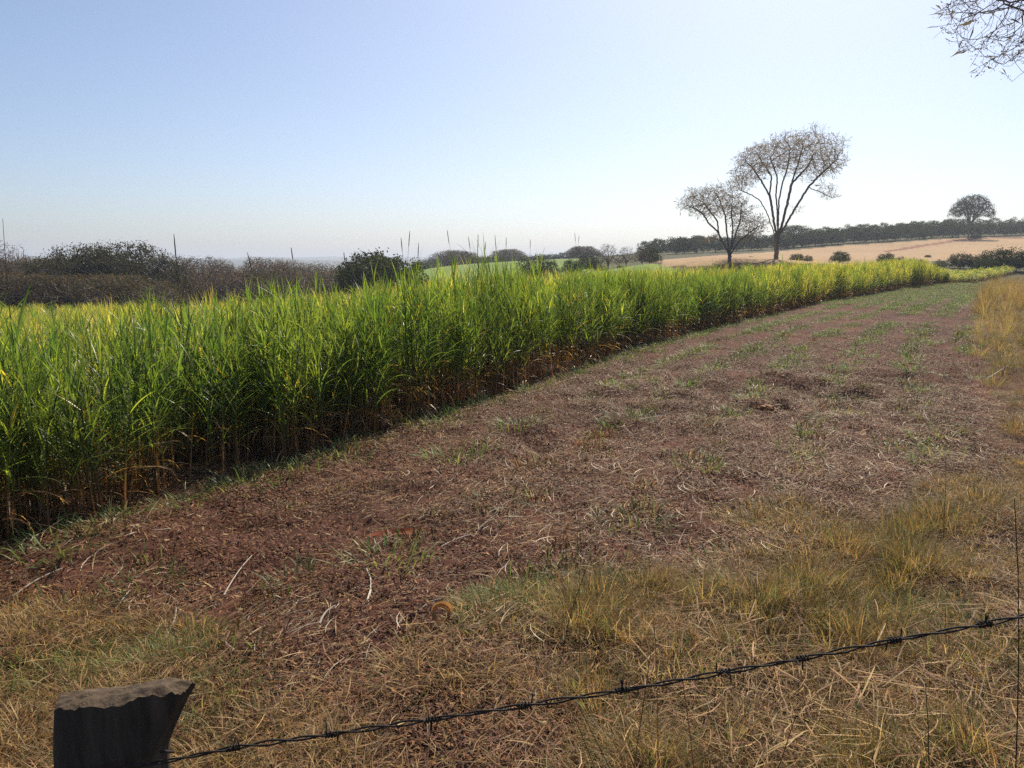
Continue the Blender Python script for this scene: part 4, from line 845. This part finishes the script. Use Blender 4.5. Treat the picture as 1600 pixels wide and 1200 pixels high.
# ------------------------------------------------------------------ single things lying on the strip
def ground_loc(px, py, up=0.0):
    p = hit(px, py); return np.array([p[0], p[1], s1(p[0], p[1]) + up])
def build_bits():
    o3 = lambda name, g, mat, loc, label, cat: tag(_place(obj(name, g.mesh(name, mat)), loc), label, cat)
    def _place(o, loc): o.location = tuple(loc); return o
    # curled dry leaf, a flat coil lying on its side
    g = Geo(); n = 40; t = np.linspace(0, 1, n); a = t * 6.28 * 2.6; r = .060 - .026 * t + .004 * np.sin(a * 1.7) + .003 * np.sin(a * 3.1); r[-4:] += np.linspace(0, .02, 4)
    tilt = np.array([[1, 0, 0], [0, .5, -.866], [0, .866, .5]])
    P = np.c_[r * np.cos(a), r * np.sin(a), .012 * t]; s = np.c_[np.cos(a) * .2, np.sin(a) * .2, np.ones(n)] * .010
    for off in (0, 1):
        w = np.c_[np.cos(a), np.sin(a), np.zeros(n)] * .012 * (1.2 - t)[:, None]
        V = np.stack([P - w + s * (off - .5), P + w * .4 + s * (off + .0)], 1).reshape(-1, 3) @ tilt.T
        g.add(V, [(2 * i, 2 * i + 1, 2 * i + 3, 2 * i + 2) for i in range(n - 1)], None, np.repeat(np.array((.44, .27, .11))[None] * (.8 + .4 * np.sin(a * 3)[:, None] * .5), 2, 0))
    o3('curled_leaf', g, M_DRY, ground_loc(690, 986, .10), 'tan dry leaf curled into a round coil on the soil', 'dry leaf')
    # long orange dry leaf
    p1, p2 = ground_loc(574, 842, .06), ground_loc(684, 836, .07); d = p2 - p1; g = Geo()
    blade(g, (0, 0, 0), math.atan2(d[1], d[0]), .1, np.linalg.norm(d) * 1.03, .07, .30, (.36, .15, .055), 12, .9, col2=(.28, .13, .06), fold=.25)
    o3('dry_leaf', g, M_DRY, p1, 'long orange brown dry leaf lying flat on the soil', 'dry leaf')
    for (a, b, w, label) in (((500, 990), (526, 965), .013, 'short bright white straw stem lying near the bent white stalk'), ((455, 1010), (500, 985), .006, 'thin grey straw continuing the bright white stem'),
                             ((742, 838), (778, 812), .010, 'straight pale straw beyond the orange dry leaf'), ((690, 862), (738, 842), .009, 'pale straw pointing at the straight pale one beyond the orange leaf'),
                             ((580, 868), (618, 848), .009, 'pale straw just below the orange dry leaf'), ((1000, 668), (1040, 650), .01, 'pale stalk lying by the soil clods'), ((1290, 690), (1302, 676), .012, 'short white straw on the grey litter patch'), ((655, 955), (690, 940), .008, 'forked white straw tip just above the curled leaf'),
                             ((1460, 625), (1478, 690), .012, 'bent white straw standing in litter near the verge'), ((1542, 600), (1585, 566), .014, 'long pale bent stick leaning on the dark soil mound'), ((1060, 770), (1085, 742), .008, 'pale straw on the reddish crumbly soil'), ((250, 1010), (275, 950), .012, 'pale straw standing up among dark litter'), ((180, 955), (205, 930), .010, 'short pale straw second from the bottom corner litter'), ((20, 935), (100, 900), .011, 'long grey straw nearest to the crop foot'), ((0, 990), (60, 940), .012, 'long grey straw crossing the lower litter at picture edge'), ((350, 930), (395, 880), .008, 'thin pale straw between dark litter and bare soil')):
        p1, p2 = ground_loc(*a, up=.02), ground_loc(*b, up=.03); d = p2 - p1; L = np.linalg.norm(d); g = Geo(); n = 7; t = np.linspace(0, 1, n)
        side = np.array([-d[1], d[0], 0]) / L; P = d[None] * t[:, None] + side[None] * (np.sin(t * 3.1) * L * U(-.08, .08))[:, None]; P[:, 2] += np.sin(t * 3.1) * .012
        tube(g, P, np.linspace(w * .5, w * .28, n), (.50, .45, .37), 5); o3('straw', g, M_STRAW, p1, label, 'straw')
    # the bent white stalk
    g = Geo(); P = np.array([ground_loc(*p, up=.02) for p in ((573, 905), (580, 920), (580, 935), (574, 948))]); b = P[0].copy()
    q, _ = along(P[:, :2], 10); P3 = np.c_[q, np.interp(np.linspace(0, 1, 10), np.linspace(0, 1, 4), P[:, 2])] - b
    tube(g, P3, np.linspace(.004, .009, 10), (.60, .54, .45), 6); o3('bent_stalk', g, M_STRAW, b, 'curved white stalk lying on the dark soil above the white stem', 'stalk')
    # white scraps
    for px, py, s, label in ((748, 945, .026, 'white curled scrap beyond the coiled leaf'), (738, 972, .020, 'pale scrap right beside the coiled leaf'), (1445, 920, .030, 'white folded scrap in the tall verge grass'), (1598, 796, .03, 'white scrap at the edge by the thin dark stick'), (1208, 635, .022, 'white scrap beside the orange clod'), (1238, 636, .018, 'second white scrap past the orange clod'), (1425, 605, .035, 'white husk bits below the dark soil mound'), (1505, 722, .04, 'white flat husk among grey straw by the verge')):
        g = Geo(); m = 5; u = np.linspace(-1, 1, m); X, Yy = np.meshgrid(u, u); Z = .35 * X * X - .25 * Yy * X + .15 * rng.normal(0, 1, X.shape)
        V = np.c_[X.ravel() * s, Yy.ravel() * s * .55, Z.ravel() * s + .4 * s]
        g.add(V, [(i * m + j, i * m + j + 1, (i + 1) * m + j + 1, (i + 1) * m + j) for i in range(m - 1) for j in range(m - 1)], None, (.72, .70, .66))
        o = o3('white_scrap', g, M_STRAW, ground_loc(px, py, .008), label, 'scrap'); o.rotation_euler = (U(-.3, .3), U(-.3, .3), U(0, 6))
    # orange clod
    g = Geo(); m = 9; V = []
    for i in range(m):
        for j in range(12):
            th = math.pi * i / (m - 1); ph = j * 2 * math.pi / 12; r = 1 + .22 * math.sin(3 * ph + th * 4) * math.sin(th) + U(-.08, .08) * math.sin(th)
            V.append(((.11 + .03 * math.sin(ph * 2 + 1)) * r * math.sin(th) * math.cos(ph), .09 * r * math.sin(th) * math.sin(ph), .075 * r * math.cos(th)))
    g.add(V, [(i * 12 + j, (i + 1) * 12 + j, (i + 1) * 12 + (j + 1) % 12, i * 12 + (j + 1) % 12) for i in range(m - 1) for j in range(12)], None, (.26, .10, .04))
    o3('clod', g, M_STRAW, ground_loc(1198, 650, .04), 'orange earth clod beside the hollow in the mown strip', 'clod')
    # thin upright weeds in the verge
    def weed(px, py0, py1, Y, lean, label, head=False, rad=.0022, col=(.06, .045, .03), leaves=0):
        t0 = at(px, py1, Y); bx = t0[0] - lean; bz = s1(bx, Y)
        if lean == 0: bx = (px - 800) / FPX * (Y * CP + (EYE - bz) * SP); lean = t0[0] - bx; bz = s1(bx, Y)
        r = empty('dry_weed', (bx, Y, bz)); tag(r, label, 'weed', 'thin weeds in the fence verge')
        H = t0[2] - bz; n = 9; t = np.linspace(0, 1, n); P = np.c_[lean * t ** 1.5, .02 * np.sin(t * 5), H * t]; g = Geo(); tube(g, P, np.linspace(rad * 1.3, rad * .6, n), col, 5); obj('stem', g.mesh('stem', M_DRY), r)
        if head:
            g = Geo()
            for _ in range(26): blade(g, P[-1] - np.array([0, 0, U(0, .07)]), U(0, 6.28), U(.2, 1.4), U(.015, .04), .004, .4, jit((.08, .055, .04)), 2, 0, fold=0)
            obj('seed_head', g.mesh('seed_head', M_DRY), r)
        for k in range(leaves):
            g = Geo(); h = H * (.5 + .5 * (k + 1) / leaves); blade(g, (np.interp(h, P[:, 2], P[:, 0]), 0, h), U(0, 6.28), U(.2, 1.0), U(.05, .09), .010, U(.8, 1.8), jit((.26, .25, .05)), 4, 0); obj('leaf', g.mesh('leaf', M_DRY), r)
    weed(922, 1050, 868, 3.75, .14, 'thin dark weed with ragged seed head, leaning above the barbed wire', True)
    weed(905, 1000, 884, 3.6, -.01, 'slender weed with one yellow green leaf by the ragged one', False, .0018, (.16, .15, .05), 2)
    weed(1577, 1160, 775, 1.75, .0, 'thin dark upright stick crossing the barbed wire near the picture edge', False, .0017, (.05, .04, .03))
    for px, py, Y, ln, lab in ((1016, 1010, 2.3, .06, 'pale bent grass stem rising past the wire mid frame'), (1020, 960, 2.6, -.05, 'brown leaning stem just beyond the wire mid frame'), (880, 1075, 2.0, -.25, 'brown stem sloping to the wire from the lower middle'), (905, 1100, 1.9, -.30, 'second sloping brown stem below the wire'), (1060, 1030, 2.0, -.12, 'dark stem under the wire near the third barb from the edge'), (1240, 1110, 1.9, .15, 'tan stem in the heaped straw below the wire'), (1475, 715, 5.2, .0, 'green upright weed at the far edge of the verge'), (1440, 1060, 1.9, -.1, 'tan stem leaning near the tall stick')):
        weed(px, 0, py, Y, ln, lab, False, .002, jit(random.choice([(.20, .14, .07), (.14, .09, .05), (.25, .2, .12)])), 1 if Y > 4 else 0)
build_bits()

# ------------------------------------------------------------------ fence: post and barbed wire
def build_fence():
    D = 1.0
    bl = at(89, 1200, D); c = at(185, 1080, D); bx, by = c[0], D + .045; gz = s1(bx, by)
    r = empty('fence_post', (bx, by, gz)); tag(r, 'weathered dark wooden fence post with rough sloping sawn top', 'fence post')
    # outline rows: (pixel y, left, right) on the near face
    zt_l, zt_r = at(90, 1102, D + .02)[2] - gz, at(296, 1072, D + .02)[2] - gz
    K = 110; ang = np.arange(K) * 2 * np.pi / K
    rows = []; zs = np.r_[np.linspace(-.25, .55, 6), np.linspace(.6, 1.0, 26)]     # last rows reach the top; fraction of local height
    V = []; n = len(zs)
    Dp = D + .03; xl0 = at(88, 1200, Dp)[0] - bx; xr0 = at(250, 1200, Dp)[0] - bx; xrT = at(299, 1068, Dp)[0] - bx; xlT = at(89, 1100, Dp)[0] - bx
    zb = at(160, 1200, D)[2] - gz
    for i, h in enumerate(zs):
        for a in ang:
            cx_, sy = math.cos(a), math.sin(a); sq = (abs(cx_) ** 3.2 + abs(sy) ** 3.2) ** (-1 / 3.2); ux, uy = cx_ * sq, sy * sq
            top = zt_l + (zt_r - zt_l) * (ux + 1) / 2 + .003 * math.sin(ux * 5) + .0035 * float(vnoise(np.array([ux * 7]), np.array([uy * 3]), 9)[0]) + .0016 * float(vnoise(np.array([ux * 5.3 + 3]), np.array([uy * 2]), 10)[0]) + .0010 * float(vnoise(np.array([ux * 12]), np.array([uy * 3]), 12)[0]) - .006 * max(0, -uy) * (.6 + .4 * math.sin(ux * 6 + 1)) - .026 * max(0, uy) - .010 * max(0.0, ux - .8) / .2
            z = h * top if h > 0 else h
            f = min(1.0, max(0.0, (z - zb) / (zt_r - zb))); fl = min(1.0, max(0.0, (z - .3) / (zb - .3)))
            xr = (xr0 - .012 * (1 - fl)) + (xrT - xr0) * f ** 1.15; xl = xl0 + (xlT - xl0) * f
            x = (xl + xr) / 2 + ux * (xr - xl) / 2; y = uy * .042
            gro = .0015 * math.sin(a * 3 + 1.3) + .0009 * float(vnoise(np.array([a * 13.0 + 4 * math.sin(a * 2)]), np.array([z * 3.0]), 8)[0]) + .003 * float(vnoise(np.array([a * 6.0]), np.array([z * 5.0]), 7)[0])
            V.append((x + gro * cx_, y + gro * sy, z + (rng.normal(0, .0022) if i == n - 1 else 0)))
    Q = [(i * K + j, i * K + (j + 1) % K, (i + 1) * K + (j + 1) % K, (i + 1) * K + j) for i in range(n - 1) for j in range(K)]
    obj('shaft', mk_mesh('shaft', V, [Q], M_POST, None, None, True), r)
    # sawn top: rings shrinking to the middle, rough
    T = np.array(V[-K:]); ctr = T.mean(0); tv, tq = [], []; m = 9
    for i in range(m):
        k = 1 - i / (m - 1) * .999
        for j in range(K):
            p = ctr + (T[j] - ctr) * k; pl = zt_l + (zt_r - zt_l) * ((p[0] - ctr[0]) / (T[:, 0].max() - T[:, 0].min()) + .5)
            w = min(1, i / 2.0); p[2] = p[2] * (1 - w) + (pl + .002 * math.sin(p[0] * 60) + .0035 * float(vnoise(np.array([p[0] * 70]), np.array([p[1] * 90]), 3)[0]) - .022 * max(0, p[1] / .042)) * w; tv.append(p)
    tq = [(i * K + j, i * K + (j + 1) % K, (i + 1) * K + (j + 1) % K, (i + 1) * K + j) for i in range(m - 1) for j in range(K)]
    obj('sawn_top', mk_mesh('sawn_top', tv, [tq], M_CUT, None, None, True), r)
    # staple that holds the wire
    p = at(254, 1186, D - .012); g = Geo(); t = np.linspace(0, math.pi, 9)
    tube(g, np.c_[np.cos(t) * .008 + p[0] - bx, -.012 * np.sin(t) + (D - by) + .004, np.sin(t) * .009 + p[2] - gz], .0022, (.25, .23, .21), 6); obj('staple', g.mesh('staple', M_WIRE), r)
    # barbed wire
    Wd = D - .012
    cpx = [(-260, 1272), (88, 1216), (258, 1190), (365, 1168), (519, 1147), (675, 1124), (823, 1102), (971, 1079), (1129, 1051), (1254, 1029), (1398, 1000), (1540, 975), (1640, 954), (2100, 868), (2600, 780)]
    C = np.array([at(a, b, Wd) for a, b in cpx]); d = np.r_[0, np.cumsum(np.linalg.norm(C[1:] - C[:-1], axis=1))]; s = np.linspace(0, d[-1], 900)
    P = np.c_[[np.interp(s, d, C[:, j]) for j in range(3)]].T
    for _ in range(20): P[1:-1] = (P[:-2] + 2 * P[1:-1] + P[2:]) / 4
    o0 = P[0].copy(); w = empty('barbed_wire', tuple(o0)); tag(w, 'rusty two strand barbed wire stretched from the fence post across the verge', 'barbed wire')
    ph = s / .052 * 2 * math.pi / 2 + .5 * np.sin(s * 9)
    for sg in (0, math.pi):
        g = Geo(); R_ = .0021
        X = P - o0 + np.c_[np.zeros(len(s)), R_ * np.cos(ph + sg), R_ * np.sin(ph + sg) * 1.15]
        X[:, 2] += .0008 * np.sin(s * 31 + sg); tube(g, X, .0015, (.05, .04, .03), 7); obj('strand', g.mesh('strand', M_WIRE, True), w)
    bp = [(365, 1168), (519, 1147), (675, 1124), (823, 1102), (971, 1079), (1129, 1051), (1254, 1029), (1398, 1000), (1540, 975), (1690, 945), (1840, 917)]
    dirx = C[6] - C[3]; dirx /= np.linalg.norm(dirx); upv = np.array([0, 0, 1.0]); yv = np.array([0, 1.0, 0])
    for k, pp in enumerate(bp):
        c0 = P[np.argmin(np.linalg.norm(P - at(*pp, Wd), axis=1))] - o0; g = Geo()
        for q in range(2):
            t = np.linspace(-1, 1, 60); th = t * math.pi * 2.6 + U(0, 6); e = np.abs(t) > .86
            ax = (t * .0055 + (q - .5) * .009); rr = np.where(e, .0042 + (np.abs(t) - .86) * .085, .0042)
            B = c0 + dirx * ax[:, None] + upv * (np.sin(np.where(e, np.sign(t) * .86 * math.pi * 2.6 + U(0, 6) * 0 + k * 1.7 + q * 1.3, th + 0)) * rr)[:, None] + yv * (np.cos(np.where(e, np.sign(t) * .86 * math.pi * 2.6 + k * 1.7 + q * 1.3, th)) * rr)[:, None]
            tube(g, B, np.where(np.abs(t) > .97, .0005, .0011), (.05, .04, .03), 5)
        obj('barb', g.mesh('barb', M_WIRE, True), w)
build_fence()

# ------------------------------------------------------------------ air
def build_haze():
    m, n, L = nodes_of('pale_haze'); v = n.new('ShaderNodeVolumePrincipled'); v.inputs['Color'].default_value = (.76, .85, 1.0, 1); v.inputs['Density'].default_value = .00048; v.inputs['Anisotropy'].default_value = .25
    o = n.new('ShaderNodeOutputMaterial'); L.new(v.outputs['Volume'], o.inputs['Volume'])
    x0, x1, y0, y1, z0, z1 = -7100, 7100, -7100, 7100, -14, 60
    V = [(x, y, z) for z in (z0, z1) for x, y in ((x0, y0), (x1, y0), (x1, y1), (x0, y1))]
    F = [(0, 3, 2, 1), (4, 5, 6, 7), (0, 1, 5, 4), (1, 2, 6, 5), (2, 3, 7, 6), (3, 0, 4, 7)]
    tag(obj('haze', mk_mesh('haze', V, [F], m)), 'thin pale haze over the whole countryside', 'haze', None, 'stuff')
build_haze()
